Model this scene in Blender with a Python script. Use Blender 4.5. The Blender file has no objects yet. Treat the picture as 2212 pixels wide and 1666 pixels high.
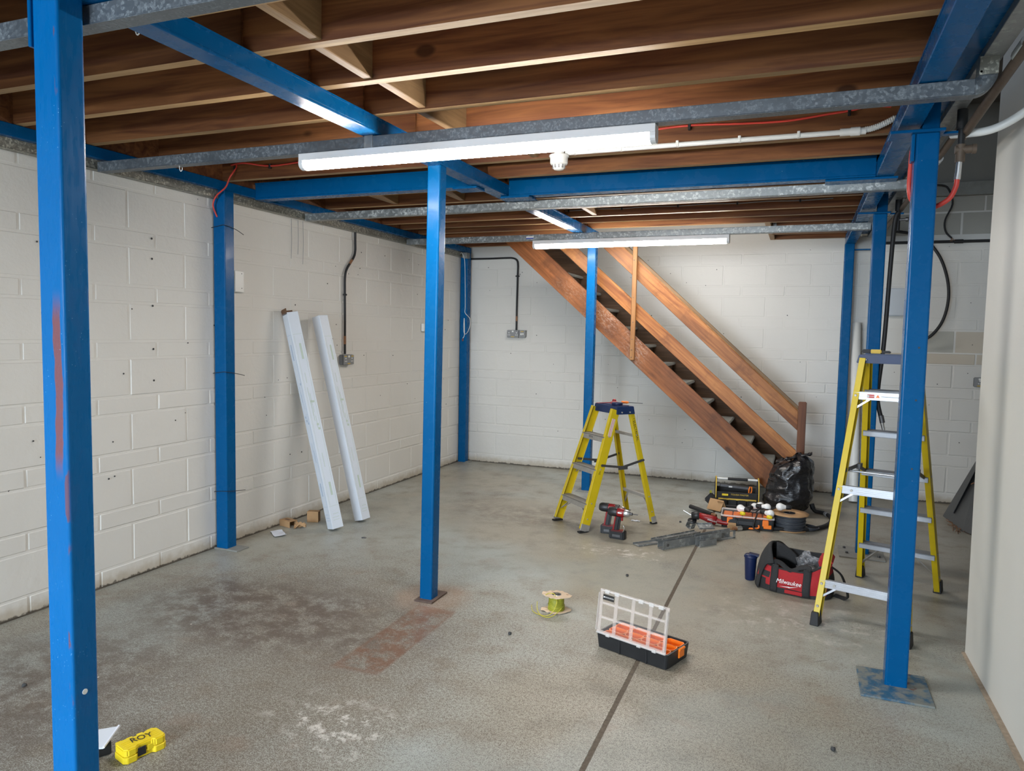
import bpy, bmesh, math, random
from mathutils import Vector, Matrix, Euler, noise as mnoise
random.seed(7)
sc = bpy.context.scene
col = sc.collection
PI = math.pi
R = math.radians

# ------------------------------------------------------------------ camera, world, light, exposure
cam = bpy.data.cameras.new('camera')
cam.sensor_width = 36.0
cam.lens = 1580.0 / 2212.0 * 36.0
cam.clip_start = 0.05
cam_o = bpy.data.objects.new('camera', cam)
col.objects.link(cam_o)
YAW, PITCH, ROLL = R(-21.55), R(-4.13), R(1.1)
fwd = Vector((math.sin(YAW) * math.cos(PITCH), math.cos(YAW) * math.cos(PITCH), math.sin(PITCH)))
rt0 = Vector((math.cos(YAW), -math.sin(YAW), 0))
up0 = rt0.cross(fwd)
rt = math.cos(ROLL) * rt0 + math.sin(ROLL) * up0
up = -math.sin(ROLL) * rt0 + math.cos(ROLL) * up0
cam_o.matrix_world = Matrix(((rt.x, up.x, -fwd.x, 0), (rt.y, up.y, -fwd.y, 0), (rt.z, up.z, -fwd.z, 1.5), (0, 0, 0, 1)))
sc.camera = cam_o

w = bpy.data.worlds.new('world'); sc.world = w
w.use_nodes = True
w.node_tree.nodes['Background'].inputs[0].default_value = (0.75, 0.85, 1.0, 1)
w.node_tree.nodes['Background'].inputs[1].default_value = 0.25
sc.view_settings.view_transform = 'Standard'
sc.view_settings.look = 'None'
sc.view_settings.gamma = 1.0
sc.view_settings.exposure = 0.0
sc.view_settings.use_curve_mapping = False

DAY = 1500.0
LAMP = 112.0        # diffuser emission of the two LED battens
def area(name, loc, rot, sx, sy, energy, color):
    l = bpy.data.lights.new(name, 'AREA'); l.shape = 'RECTANGLE'; l.size = sx; l.size_y = sy
    l.energy = energy; l.color = color
    o = bpy.data.objects.new(name, l); o.location = loc; o.rotation_euler = rot
    col.objects.link(o); return o
# daylight entering through the open loading door behind the camera
area('door_daylight', (-2.3, -5.6, 2.5), (R(80), 0, 0), 3.4, 3.4, DAY, (0.74, 0.87, 1.0))

# ------------------------------------------------------------------ material helpers
class NT:
    def __init__(s, name):
        s.m = bpy.data.materials.new(name); s.m.use_nodes = True
        s.t = s.m.node_tree; s.n = s.t.nodes; s.l = s.t.links
        s.b = s.n['Principled BSDF']
        s.tc = s.n.new('ShaderNodeTexCoord')
        s.obj = s.tc.outputs['Object']
    def link(s, a, b): s.l.new(a, b)
    def put(s, inp, v):
        if hasattr(v, 'is_linked') or isinstance(v, bpy.types.NodeSocket): s.l.new(v, inp)
        else:
            if isinstance(v, tuple) and len(v) == 3 and inp.type == 'RGBA': v = (*v, 1)
            inp.default_value = v
    def mapv(s, vec=None, scale=(1, 1, 1), loc=(0, 0, 0), rot=(0, 0, 0)):
        k = s.n.new('ShaderNodeMapping'); s.l.new(vec or s.obj, k.inputs[0])
        k.inputs['Scale'].default_value = scale; k.inputs['Location'].default_value = loc; k.inputs['Rotation'].default_value = rot
        return k.outputs[0]
    def noise(s, scale=5, detail=2, vec=None, rough=.5, dist=0):
        k = s.n.new('ShaderNodeTexNoise'); s.l.new(vec or s.obj, k.inputs['Vector'])
        k.inputs['Scale'].default_value = scale; k.inputs['Detail'].default_value = detail
        k.inputs['Roughness'].default_value = rough; k.inputs['Distortion'].default_value = dist
        return k.outputs['Fac']
    def voro(s, scale=5, vec=None, feature='F1', out='Distance'):
        k = s.n.new('ShaderNodeTexVoronoi'); k.feature = feature; s.l.new(vec or s.obj, k.inputs['Vector'])
        k.inputs['Scale'].default_value = scale
        return k.outputs[out]
    def mr(s, v, a, b, c=0., d=1., smooth=True):
        k = s.n.new('ShaderNodeMapRange'); s.l.new(v, k.inputs[0])
        if smooth: k.interpolation_type = 'SMOOTHSTEP'
        for i, x in enumerate((a, b, c, d)): k.inputs[i + 1].default_value = x
        return k.outputs[0]
    def math(s, op, a, b=0.):
        k = s.n.new('ShaderNodeMath'); k.operation = op; s.put(k.inputs[0], a); s.put(k.inputs[1], b); k.use_clamp = False
        return k.outputs[0]
    def mix(s, f, a, b):
        k = s.n.new('ShaderNodeMix'); k.data_type = 'RGBA'
        s.put(k.inputs[0], f); s.put(k.inputs[6], a); s.put(k.inputs[7], b)
        return k.outputs[2]
    def sep(s, vec=None):
        k = s.n.new('ShaderNodeSeparateXYZ'); s.l.new(vec or s.obj, k.inputs[0]); return k.outputs
    def blob(s, c, r, soft=.5, wob=.35, wscale=2.5, vec=None):
        """soft-edged patch: c centre (x,y), r radii (x,y)"""
        v = s.mapv(vec, scale=(1 / r[0], 1 / r[1], 0), loc=(-c[0] / r[0], -c[1] / r[1], 0))
        k = s.n.new('ShaderNodeVectorMath'); k.operation = 'LENGTH'; s.l.new(v, k.inputs[0])
        d = s.math('ADD', k.outputs['Value'], s.math('MULTIPLY', s.math('SUBTRACT', s.noise(wscale, 3), .5), wob * 2))
        return s.mr(d, 1 - soft, 1 + soft, 1, 0)
    def bump(s, h, strength=.2, dist=.01):
        k = s.n.new('ShaderNodeBump'); k.inputs['Strength'].default_value = strength; k.inputs['Distance'].default_value = dist
        s.l.new(h, k.inputs['Height']); s.l.new(k.outputs[0], s.b.inputs['Normal'])
    def rand(s):
        k = s.n.new('ShaderNodeObjectInfo'); return k.outputs['Random']
    def set(s, color=None, rough=.5, metal=0., **kw):
        if color is not None: s.put(s.b.inputs['Base Color'], color)
        s.put(s.b.inputs['Roughness'], rough); s.put(s.b.inputs['Metallic'], metal)
        for k, v in kw.items(): s.put(s.b.inputs[k.replace('_', ' ')], v)
        return s.m

def plain(name, c, rough=.5, metal=0., var=.12, scale=30, bump=.05, **kw):
    """simple surface with slight procedural unevenness"""
    n = NT(name); f = n.noise(scale, 3)
    a = tuple(x * (1 - var) for x in c); b = tuple(min(1, x * (1 + var)) for x in c)
    n.set(n.mix(f, a, b), rough, metal, **kw)
    if bump: n.bump(f, bump, .002)
    return n.m

def mat_paint_blue():
    n = NT('blue_gloss_paint')
    big = n.noise(3, 3); c = n.mix(big, (.0003, .072, .212), (.0008, .098, .275))
    st = n.noise(14, 3)
    chips = n.mr(n.noise(22, 5, None, .65), .735, .75)
    c = n.mix(n.math('MULTIPLY', chips, .8), c, (.10, .045, .04))
    spots = n.mr(n.voro(26), .045, .035)
    gate = n.mr(n.noise(2.2, 1), .5, .6)
    c = n.mix(n.math('MULTIPLY', n.math('MULTIPLY', spots, gate), .7), c, (.5, .55, .6))
    n.set(c, n.mr(st, .3, .7, .20, .32), 0, Specular_IOR_Level=.13)
    n.bump(st, .06, .004)
    return n.m

def mat_column_worn():
    """near column: red primer showing where the blue has scraped off down its front edge"""
    n = NT('blue_paint_scraped_to_primer')
    x, y, z = n.sep()
    big = n.noise(3, 3); c = n.mix(big, (.0004, .100, .295), (.001, .138, .39))
    wob = n.math('MULTIPLY', n.math('SUBTRACT', n.noise(7, 4, n.mapv(scale=(1, 1, .45)), .6), .5), .05)
    dx = n.math('ABSOLUTE', n.math('ADD', n.math('SUBTRACT', x, .020), wob))
    band = n.mr(dx, .012, .016, 1, 0)
    zz = n.mr(n.math('ABSOLUTE', n.math('SUBTRACT', z, 1.33)), .17, .27, 1, 0)
    front = n.mr(y, -.036, -.034, 1, 0)
    brk = n.mr(n.noise(6, 4, n.mapv(scale=(1, 1, .5))), .36, .42)
    m = n.math('MULTIPLY', n.math('MULTIPLY', band, zz), n.math('MULTIPLY', front, brk))
    c = n.mix(m, c, (.19, .075, .085))
    edge = n.mr(n.math('ABSOLUTE', n.math('SUBTRACT', x, .040)), .004, .008, 1, 0)
    eb = n.mr(n.noise(16, 3, n.mapv(scale=(1, 1, .35))), .56, .6)
    c = n.mix(n.math('MULTIPLY', n.math('MULTIPLY', edge, eb), .8), c, (.16, .06, .06))
    chips = n.mr(n.noise(30, 5, None, .65), .73, .75)
    c = n.mix(n.math('MULTIPLY', chips, .8), c, (.12, .05, .05))
    dots = n.mr(n.voro(90), .12, .09)
    g = n.mr(n.noise(6, 2), .52, .6)
    c = n.mix(n.math('MULTIPLY', n.math('MULTIPLY', dots, g), .55), c, (.25, .5, .75))
    st = n.noise(60, 4, n.mapv(scale=(1, 1, .2)))
    n.set(c, n.mr(st, .3, .7, .22, .36), 0, Specular_IOR_Level=.2)
    n.bump(n.math('ADD', st, n.math('MULTIPLY', dots, g)), .2, .002)
    return n.m

def mat_wall(name, tint, foot=True):
    n = NT(name)
    r = n.rand()
    geo = n.n.new('ShaderNodeNewGeometry'); P = geo.outputs['Position']
    big = n.noise(1.3, 3, P)
    c = n.mix(big, tuple(k * .94 for k in tint), tuple(min(1, k * 1.05) for k in tint))
    c = n.mix(n.math('MULTIPLY', r, .10), c, tuple(k * .8 for k in tint))
    z = n.sep(P)[2]
    if foot:
        wob = n.math('MULTIPLY', n.noise(14, 4, P, .6), .09)
        low = n.mr(n.math('SUBTRACT', z, wob), -.03, .05, 1, 0)
        c = n.mix(n.math('MULTIPLY', low, .55), c, (.32, .24, .13))
        lowest = n.mr(n.math('SUBTRACT', z, n.math('MULTIPLY', n.noise(30, 4, P, .6), .05)), -.016, -.004, 1, 0)
        c = n.mix(n.math('MULTIPLY', lowest, .85), c, (.05, .04, .03))
    pits = n.mr(n.voro(5.5, P), .032, .022)
    c = n.mix(n.math('MULTIPLY', pits, n.mr(n.noise(1.7, 1, P), .5, .56)), c, (.06, .06, .06))
    f = n.noise(55, 5, P, .6); f2 = n.noise(9, 4, P, .6)
    h = n.math('ADD', n.math('MULTIPLY', f, .25), f2)
    n.set(c, .55, 0, Specular_IOR_Level=.35)
    n.bump(h, .32, .012)
    return n.m

def mat_floor():
    n = NT('painted_concrete_floor')
    big = n.noise(.9, 4, None, .55); mid = n.noise(6, 5, None, .6)
    c = n.mix(n.mr(big, .35, .65), (.345, .345, .300), (.42, .44, .405))
    c = n.mix(n.mr(n.noise(.55, 3, n.mapv(loc=(7, 3, 0))), .45, .6), c, (.37, .34, .27))
    c = n.mix(n.mr(mid, .45, .75), c, (.30, .275, .225))
    # far end is browner
    x, y, z = n.sep()
    # worn areas where paint has gone in a fine speckle
    wear = n.math('MAXIMUM', n.blob((-2.3, 2.6), (1.25, 1.5), .45, .3, 1.6), n.math('MULTIPLY', n.blob((-.4, 2.6), (1.5, 1.0), .5, .4, 1.4), .7))
    wear = n.math('MAXIMUM', wear, n.math('MULTIPLY', n.mr(n.noise(1.1, 4, n.mapv(loc=(3, 1, 0)), .6), .50, .72), .7))
    sp = n.math('ADD', n.math('MULTIPLY', n.noise(210, 3, None, .75), .65), n.math('MULTIPLY', n.noise(70, 4, None, .8), .35))
    thr = n.math('SUBTRACT', n.math('ADD', sp, n.math('MULTIPLY', wear, .10)), .5)
    spm = n.mr(thr, .03, .14)
    c = n.mix(n.math('MULTIPLY', wear, .28), c, (.27, .235, .185))
    c = n.mix(n.math('MULTIPLY', spm, .9), c, (.125, .098, .074))
    lt = n.mr(sp, .42, .33); c = n.mix(n.math('MULTIPLY', lt, .28), c, (.56, .56, .52))
    cool = n.mr(n.noise(.7, 3, n.mapv(loc=(1, 9, 0))), .5, .62); c = n.mix(n.math('MULTIPLY', cool, .25), c, (.34, .40, .40))
    brn = n.mr(n.noise(2.6, 5, n.mapv(loc=(2, 4, 0)), .65), .56, .72); c = n.mix(n.math('MULTIPLY', brn, .30), c, (.26, .17, .115))
    jn = n.math('ADD', n.math('ABSOLUTE', n.math('ADD', x, .640)), n.math('MULTIPLY', n.math('SUBTRACT', n.noise(45, 4, None, .7), .5), .022))
    c = n.mix(n.math('MULTIPLY', n.mr(jn, .0115, .008), .8), c, (.12, .095, .07))
    # dark damp / oil traces
    d1 = n.blob((-2.55, 3.05), (.75, .45), .6, .55, 3.0)
    d1 = n.math('MAXIMUM', d1, n.math('MULTIPLY', n.blob((-2.9, 2.0), (.5, .6), .6, .5, 3.), .8))
    d1 = n.math('MAXIMUM', d1, n.math('MULTIPLY', n.blob((-1.9, 5.6), (.9, .35), .6, .5, 3.), .45))
    d1 = n.math('MULTIPLY', d1, n.mr(n.noise(9, 6, None, .75), .38, .58))
    c = n.mix(n.math('MULTIPLY', d1, .92), c, (.105, .078, .060))
    # rust rectangle where a plate once lay, beside the middle column
    v = n.mapv(scale=(1, 1, 1), loc=(1.775, -3.06, 0), rot=(0, 0, R(0)))
    rx, ry, _ = n.sep(v)
    inx = n.mr(n.math('ABSOLUTE', rx), .105, .13, 1, 0); iny = n.mr(n.math('ABSOLUTE', ry), .385, .42, 1, 0)
    rect = n.math('MULTIPLY', inx, iny)
    ed = n.math('MULTIPLY', rect, n.math('MAXIMUM', n.mr(n.math('ABSOLUTE', rx), .085, .11), n.mr(n.math('ABSOLUTE', ry), .36, .385)))
    pat = n.math('MAXIMUM', n.mr(n.noise(8, 6, None, .8), .40, .58), n.math('MULTIPLY', ed, .7))
    c = n.mix(n.math('MULTIPLY', n.math('MULTIPLY', rect, pat), .85), c, n.mix(n.noise(120, 2), (.085, .045, .030), (.24, .115, .065)))
    ring = n.blob((-1.88, 3.6), (.20, .22), .35, .3, 9)
    c = n.mix(n.math('MULTIPLY', ring, .4), c, (.34, .22, .15))
    # white plaster scuffs
    w_ = n.math('MAXIMUM', n.blob((-1.57, 2.27), (.24, .15), .8, .9, 6), n.blob((-1.1, 4.9), (.3, .12), .7, .9, 9))
    w_ = n.math('MAXIMUM', w_, n.math('MULTIPLY', n.blob((.1, 4.1), (.4, .3), .7, .9, 9), .6))
    w_ = n.math('MULTIPLY', w_, n.mr(n.noise(13, 6, None, .75), .5, .62))
    c = n.mix(n.math('MULTIPLY', w_, .7), c, (.72, .68, .63))
    fl = n.mr(n.voro(9.0), .045, .03)
    c = n.mix(n.math('MULTIPLY', fl, n.mr(n.noise(1.5, 2, n.mapv(loc=(5, 0, 0))), .52, .6)), c, (.66, .60, .54))
    # browner, darker tone in the far right corner
    fr = n.blob((.95, 6.3), (.9, 1.6), .5, .3, 2)
    c = n.mix(n.math('MULTIPLY', fr, .4), c, (.24, .20, .15))
    # hairline cracks
    cr = n.voro(.9, n.mapv(n.mapv(), scale=(1, 1, 0)), 'DISTANCE_TO_EDGE')
    cr = n.math('ADD', cr, n.math('MULTIPLY', n.noise(12, 4), .02))
    cm = n.math('MULTIPLY', n.mr(cr, .0125, .0095), n.mr(n.noise(1.3, 1), .5, .55))
    cm = n.math('MINIMUM', n.math('MAXIMUM', n.mr(cr, .0105, .0085), 0), n.mr(n.noise(1.3, 1), .52, .58))
    c = n.mix(n.math('MULTIPLY', cm, .5), c, (.12, .10, .08))
    rough = n.mr(n.math('ADD', n.math('MULTIPLY', spm, .4), mid), .3, 1.1, .34, .62)
    n.set(c, rough, 0, Specular_IOR_Level=.4)
    n.bump(n.math('ADD', n.math('MULTIPLY', spm, -.12), mid), .12, .003)
    return n.m

def mat_wood(name, dark, light, axis=0, scale=1., knots=True, rough=.55, stain=None, slope=0., scuff=None):
    n = NT(name)
    if slope: n.obj = n.mapv(rot=(0, -slope, 0))
    sc_ = [26., 26., 26.]; sc_[axis] = 1.6
    off = n.n.new('ShaderNodeVectorMath'); off.operation = 'ADD'
    n.link(n.obj, off.inputs[0])
    mul = n.n.new('ShaderNodeVectorMath'); mul.operation = 'SCALE'
    cb = n.n.new('ShaderNodeCombineXYZ'); r = n.rand()
    for i in range(3): n.link(r, cb.inputs[i])
    n.link(cb.outputs[0], mul.inputs[0]); mul.inputs['Scale'].default_value = 23.
    n.link(mul.outputs[0], off.inputs[1])
    v = off.outputs[0]
    g = n.noise(scale, 5, n.mapv(v, scale=tuple(sc_)), .55, .9)
    sc2 = [7., 7., 7.]; sc2[axis] = .8
    g2 = n.noise(scale, 3, n.mapv(v, scale=tuple(sc2)), .5, 1.4)
    c = n.mix(n.mr(g, .25, .75), dark, light)
    c = n.mix(n.math('MULTIPLY', n.mr(g2, .35, .75), .45), c, tuple(k * .55 for k in dark))
    if knots:
        sc3 = [3.4, 3.4, 3.4]; sc3[axis] = 1.9
        k = n.voro(1., n.mapv(v, scale=tuple(sc3)))
        ring = n.mr(k, .10, .055)
        c = n.mix(n.math('MULTIPLY', ring, .75), c, tuple(q * .22 for q in dark))
    tone = n.mr(r, 0, 1, .72, 1.18, False)
    hs = n.n.new('ShaderNodeHueSaturation'); n.link(c, hs.inputs['Color']); n.link(tone, hs.inputs['Value'])
    c = hs.outputs[0]
    if stain:
        s1 = n.mr(n.noise(3.2, 5, v, .65, .6), .5, .72)
        c = n.mix(n.math('MULTIPLY', s1, .7), c, stain)
    if scuff:
        q = n.noise(60, 5, n.mapv(v, scale=(.5, 1, 1)), .75); s2 = n.mr(n.noise(1.3, 2, n.obj), .50, .68)
        c = n.mix(n.math('MULTIPLY', n.math('MULTIPLY', s2, n.mr(q, .44, .64)), .6), c, scuff)
    n.set(c, rough, 0, Specular_IOR_Level=.25)
    n.bump(g, .12, .003)
    return n.m

def mat_galv(name, lo=(.21, .225, .225), hi=(.56, .58, .57), scale=60, metal=.55, rough=.42):
    n = NT(name)
    geo = n.n.new('ShaderNodeNewGeometry'); P = geo.outputs['Position']
    f = n.voro(scale, P, 'F1', 'Color')
    k = n.n.new('ShaderNodeSeparateColor'); n.link(f, k.inputs[0])
    a = n.mr(k.outputs[0], .35, .95); b = n.noise(scale * 1.2, 4, P, .7)
    c = n.mix(n.math('MULTIPLY', a, n.mr(b, .35, .65)), lo, hi)
    c = n.mix(n.mr(n.noise(4, 3, P), .45, .8), c, tuple(q * .8 for q in lo))
    n.set(c, n.mr(k.outputs[0], 0, 1, rough - .1, rough + .12), metal)
    return n.m

M = {}
M['blue'] = mat_paint_blue()
M['blue_worn'] = mat_column_worn()
M['blue_dusty'] = None
def _plate():
    n = NT('dusty_blue_base_plate'); f = n.noise(16, 5, None, .65)
    c = n.mix(n.mr(f, .38, .6), (.018, .10, .19), (.20, .21, .19))
    c = n.mix(n.mr(n.noise(11, 4, n.mapv(loc=(4, 2, 0)), .6), .6, .68), c, (.12, .035, .025))
    n.set(c, .55); n.bump(f, .2, .004); return n.m
M['plate'] = _plate()
M['plate_rust'] = plain('rusty_base_plate', (.10, .065, .05), .7, 0, .5, 25, .3)
M['plate_grey'] = plain('grey_painted_base_plate', (.24, .24, .22), .6, 0, .25, 20, .2)
M['wall_l'] = mat_wall('white_painted_blockwork_left', (.72, .70, .655))
M['wall_b'] = mat_wall('white_painted_blockwork_back', (.67, .655, .615))
M['wall_r'] = mat_wall('bare_and_cream_blockwork_patch', (.56, .50, .41), False)
M['wall_r2'] = mat_wall('bare_grey_blockwork_patch', (.45, .44, .39), False)
M['wall_dim'] = mat_wall('shade_tinted_upper_blockwork', (.40, .385, .34), False)  # white paint tinted darker: dim light on the upper courses put into the colour
M['partition'] = plain('cream_painted_sheet_partition', (.70, .69, .64), .42, 0, .04, 2.0, .08)
M['grey_wall'] = plain('shade_darkened_wall', (.13, .12, .11), .8, 0, .15, 3, .1)  # colour darkened to stand in for the weak light in the upper void
M['floor'] = mat_floor()
M['joint'] = plain('joint_filler', (.12, .095, .07), .9, 0, .5, 60, .4)
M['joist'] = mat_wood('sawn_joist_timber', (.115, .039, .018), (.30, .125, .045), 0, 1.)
M['joist_edge'] = mat_wood('bounce_paled_joist_underside', (.34, .20, .085), (.50, .32, .15), 0, 1.4, False)  # paler sawn underside, mostly floor-bounced light put into the colour
M['nog'] = mat_wood('nogging_timber', (.22, .13, .06), (.36, .225, .11), 1, 1.2, False)
M['deck'] = plain('chipboard_deck', (.13, .085, .05), .9, 0, .3, 40, .2)
M['stair'] = mat_wood('orange_brown_stair_timber', (.22, .072, .019), (.52, .215, .062), 0, 1.0, True, .42, (.13, .045, .014), math.atan(.88), None)
M['stair_low'] = mat_wood('scuffed_stringer_timber', (.15, .048, .014), (.34, .125, .038), 0, 1.0, True, .45, (.10, .035, .012), math.atan(.88), (.45, .36, .30))
M['stair_cap'] = mat_wood('dusty_handrail_cap_timber', (.11, .065, .032), (.22, .135, .07), 0, 1.0, False, .5, None, math.atan(.88))
M['stair_dark'] = mat_wood('dark_stair_timber', (.085, .050, .030), (.19, .115, .07), 0, 1., False, .6)  # darker timber tone for the far stringer and the risers
M['tread'] = plain('grey_worn_tread', (.36, .36, .33), .6, 0, .3, 18, .2)
M['newel'] = mat_wood('reddish_newel_timber', (.12, .042, .018), (.21, .08, .03), 2, 1., False, .45)
M['post'] = mat_wood('pine_hanger_post', (.30, .135, .048), (.46, .24, .095), 2, 1.1, False, .5)
M['galv'] = mat_galv('galvanised_trunking')
M['galv_dark'] = mat_galv('dark_bluish_trunking', (.12, .135, .15), (.24, .265, .28), 95, .4, .45)
M['galv_dull'] = mat_galv('dull_galvanised_offcut', (.24, .25, .25), (.44, .455, .445), 35, .5, .45)
M['galv_bright'] = mat_galv('bright_spangled_trunking', (.20, .195, .165), (.62, .60, .50), 95, .4, .45)
M['steel'] = plain('zinc_steel', (.62, .63, .64), .3, .9, .1, 30)
M['alu'] = plain('ribbed_aluminium', (.50, .51, .54), .36, .7, .1, 25, .04)
M['alu_dull'] = plain('dusty_aluminium', (.42, .40, .37), .5, .5, .2, 30, .1)
M['alu_tread'] = plain('grey_aluminium_tread', (.30, .31, .33), .45, .5, .15, 30, .1)
M['grip'] = plain('dark_bracket_steel', (.13, .13, .135), .45, .7, .2, 30)
M['yellow_fg'] = plain('yellow_fibreglass', (.60, .44, .008), .38, 0, .10, 14, .05)
M['ladder_blue'] = plain('navy_moulded_plastic', (.007, .026, .092), .42, 0, .2, 20)
M['rubber'] = plain('black_rubber', (.012, .012, .013), .6, 0, .3, 30)
M['black'] = plain('black_plastic', (.016, .017, .019), .42, 0, .25, 30)
M['black_fab'] = plain('black_canvas', (.022, .022, .023), .85, 0, .35, 120, .3)
M['white_pl'] = plain('white_plastic', (.78, .78, .75), .38, 0, .04, 10, .02)
M['white_body'] = plain('white_enamel_batten', (.70, .70, .70), .4, 0, .03, 10, .02)
M['white_card'] = plain('white_printed_carton', (.66, .70, .76), .5, 0, .04, 10, .03)
M['paper'] = plain('white_paper', (.75, .78, .85), .7, 0, .05, 12, .1)
M['print'] = plain('pale_green_print', (.50, .58, .50), .6, 0, .1, 30, 0)
M['print_blue'] = plain('pale_blue_print', (.42, .50, .62), .6, 0, .1, 30, 0)
M['card'] = plain('brown_cardboard', (.42, .25, .12), .8, 0, .12, 30, .1)
M['card_dark'] = plain('cardboard_inside', (.16, .085, .045), .9, 0, .15, 30, .1)
M['orange'] = plain('orange_plastic', (.90, .20, .012), .38, 0, .05, 10, .02)
M['red'] = plain('red_tool_plastic', (.26, .008, .010), .35, 0, .12, 20, .03)
M['red_fab'] = plain('red_canvas', (.36, .012, .016), .8, 0, .18, 110, .3)
M['navy'] = plain('navy_tumbler_plastic', (.004, .013, .062), .42, 0, .1, 10, .02)
M['case_y'] = plain('yellow_case_plastic', (.78, .58, .015), .42, 0, .07, 25, .04)
M['ink'] = plain('black_marker', (.02, .018, .015), .6, 0, .1, 30, 0)
M['gold'] = plain('yellow_trim', (.62, .42, .06), .6, 0, .2, 30, .1)
M['white_ink'] = plain('white_lettering', (.85, .85, .85), .6, 0, .03, 20, 0)
M['red_ink'] = plain('red_label', (.55, .03, .02), .5, 0, .03, 20, 0)
M['blue_ink'] = plain('blue_label', (.02, .06, .35), .5, 0, .03, 20, 0)
M['grey_pl'] = plain('grey_socket_metal', (.25, .255, .26), .45, .1, .12, 30, .03)
M['grey_dark'] = plain('dark_grey_socket_metal', (.15, .155, .16), .45, .1, .12, 30, .03)
M['copper'] = plain('worn_conduit_brown', (.26, .12, .055), .6, 0, .3, 40, .1)
M['brown_pipe'] = plain('brown_steel_pipe', (.12, .085, .06), .6, .2, .3, 40, .1)
M['red_cable'] = plain('red_cable_sheath', (.55, .045, .03), .45, 0, .1, 30, .02)
M['box_grey'] = plain('grey_white_enamel', (.52, .56, .60), .4, 0, .04, 10, .02)
M['bulb'] = plain('opal_bulb_glass', (.88, .88, .86), .15, 0, .02, 10, 0, Coat_Weight=.4)
M['wire_gy'] = plain('green_yellow_wire', (.34, .34, .03), .45, 0, .35, 300, .2)
M['grey_cable'] = plain('grey_cable', (.055, .062, .075), .5, 0, .35, 160, .3)
M['sheet'] = plain('dark_grey_metal_sheet', (.085, .088, .088), .42, .3, .2, 8, .08)
M['silver'] = plain('brushed_silver', (.7, .7, .7), .28, .9, .08, 30, .02)
M['skin_brown'] = plain('brown_leather', (.16, .045, .03), .7, 0, .4, 60, .3)
M['debris'] = plain('grey_debris', (.05, .05, .05), .8, 0, .3, 60, .2)
def _bag():
    n = NT('black_refuse_bag_film'); f = n.noise(9, 5, n.mapv(scale=(1, 1, 2.6)), .6, 1.2)
    n.set((.010, .010, .012), n.mr(f, .3, .7, .16, .34), 0, Specular_IOR_Level=.6); n.bump(f, .5, .015); return n.m
M['bag'] = _bag()
def _clear(name, c, alpha, rough=.12):
    n = NT(name); n.set(c, rough, 0, Alpha=alpha, Specular_IOR_Level=.7)
    return n.m
M['clear'] = _clear('clear_lid_plastic', (.85, .78, .74), .05)
M['clear_rim'] = _clear('clear_lid_thick_edges', (.88, .86, .84), .40, .18)
M['clear_rib'] = _clear('clear_lid_moulded_bars', (.86, .76, .70), .24)
def _film():
    n = NT('clear_plastic_film'); f = n.noise(25, 4, None, .6, 1.5)
    n.set((.8, .8, .82), .12, 0, Alpha=n.mr(f, .45, .8, .06, .5)); n.bump(f, .6, .006); return n.m
M['film'] = _film()
def _emit(nm='lit_led_diffuser', k=1.):
    n = NT(nm); n.set((.9, .9, .9), .4)
    n.b.inputs['Emission Color'].default_value = (1.0, .955, .90, 1); n.b.inputs['Emission Strength'].default_value = LAMP * k
    return n.m
M['led'] = _emit(); M['led_dimmer'] = _emit('reduced_led_diffuser', .85)  # farther batten's output lowered so the wall behind it renders less bright

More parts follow.
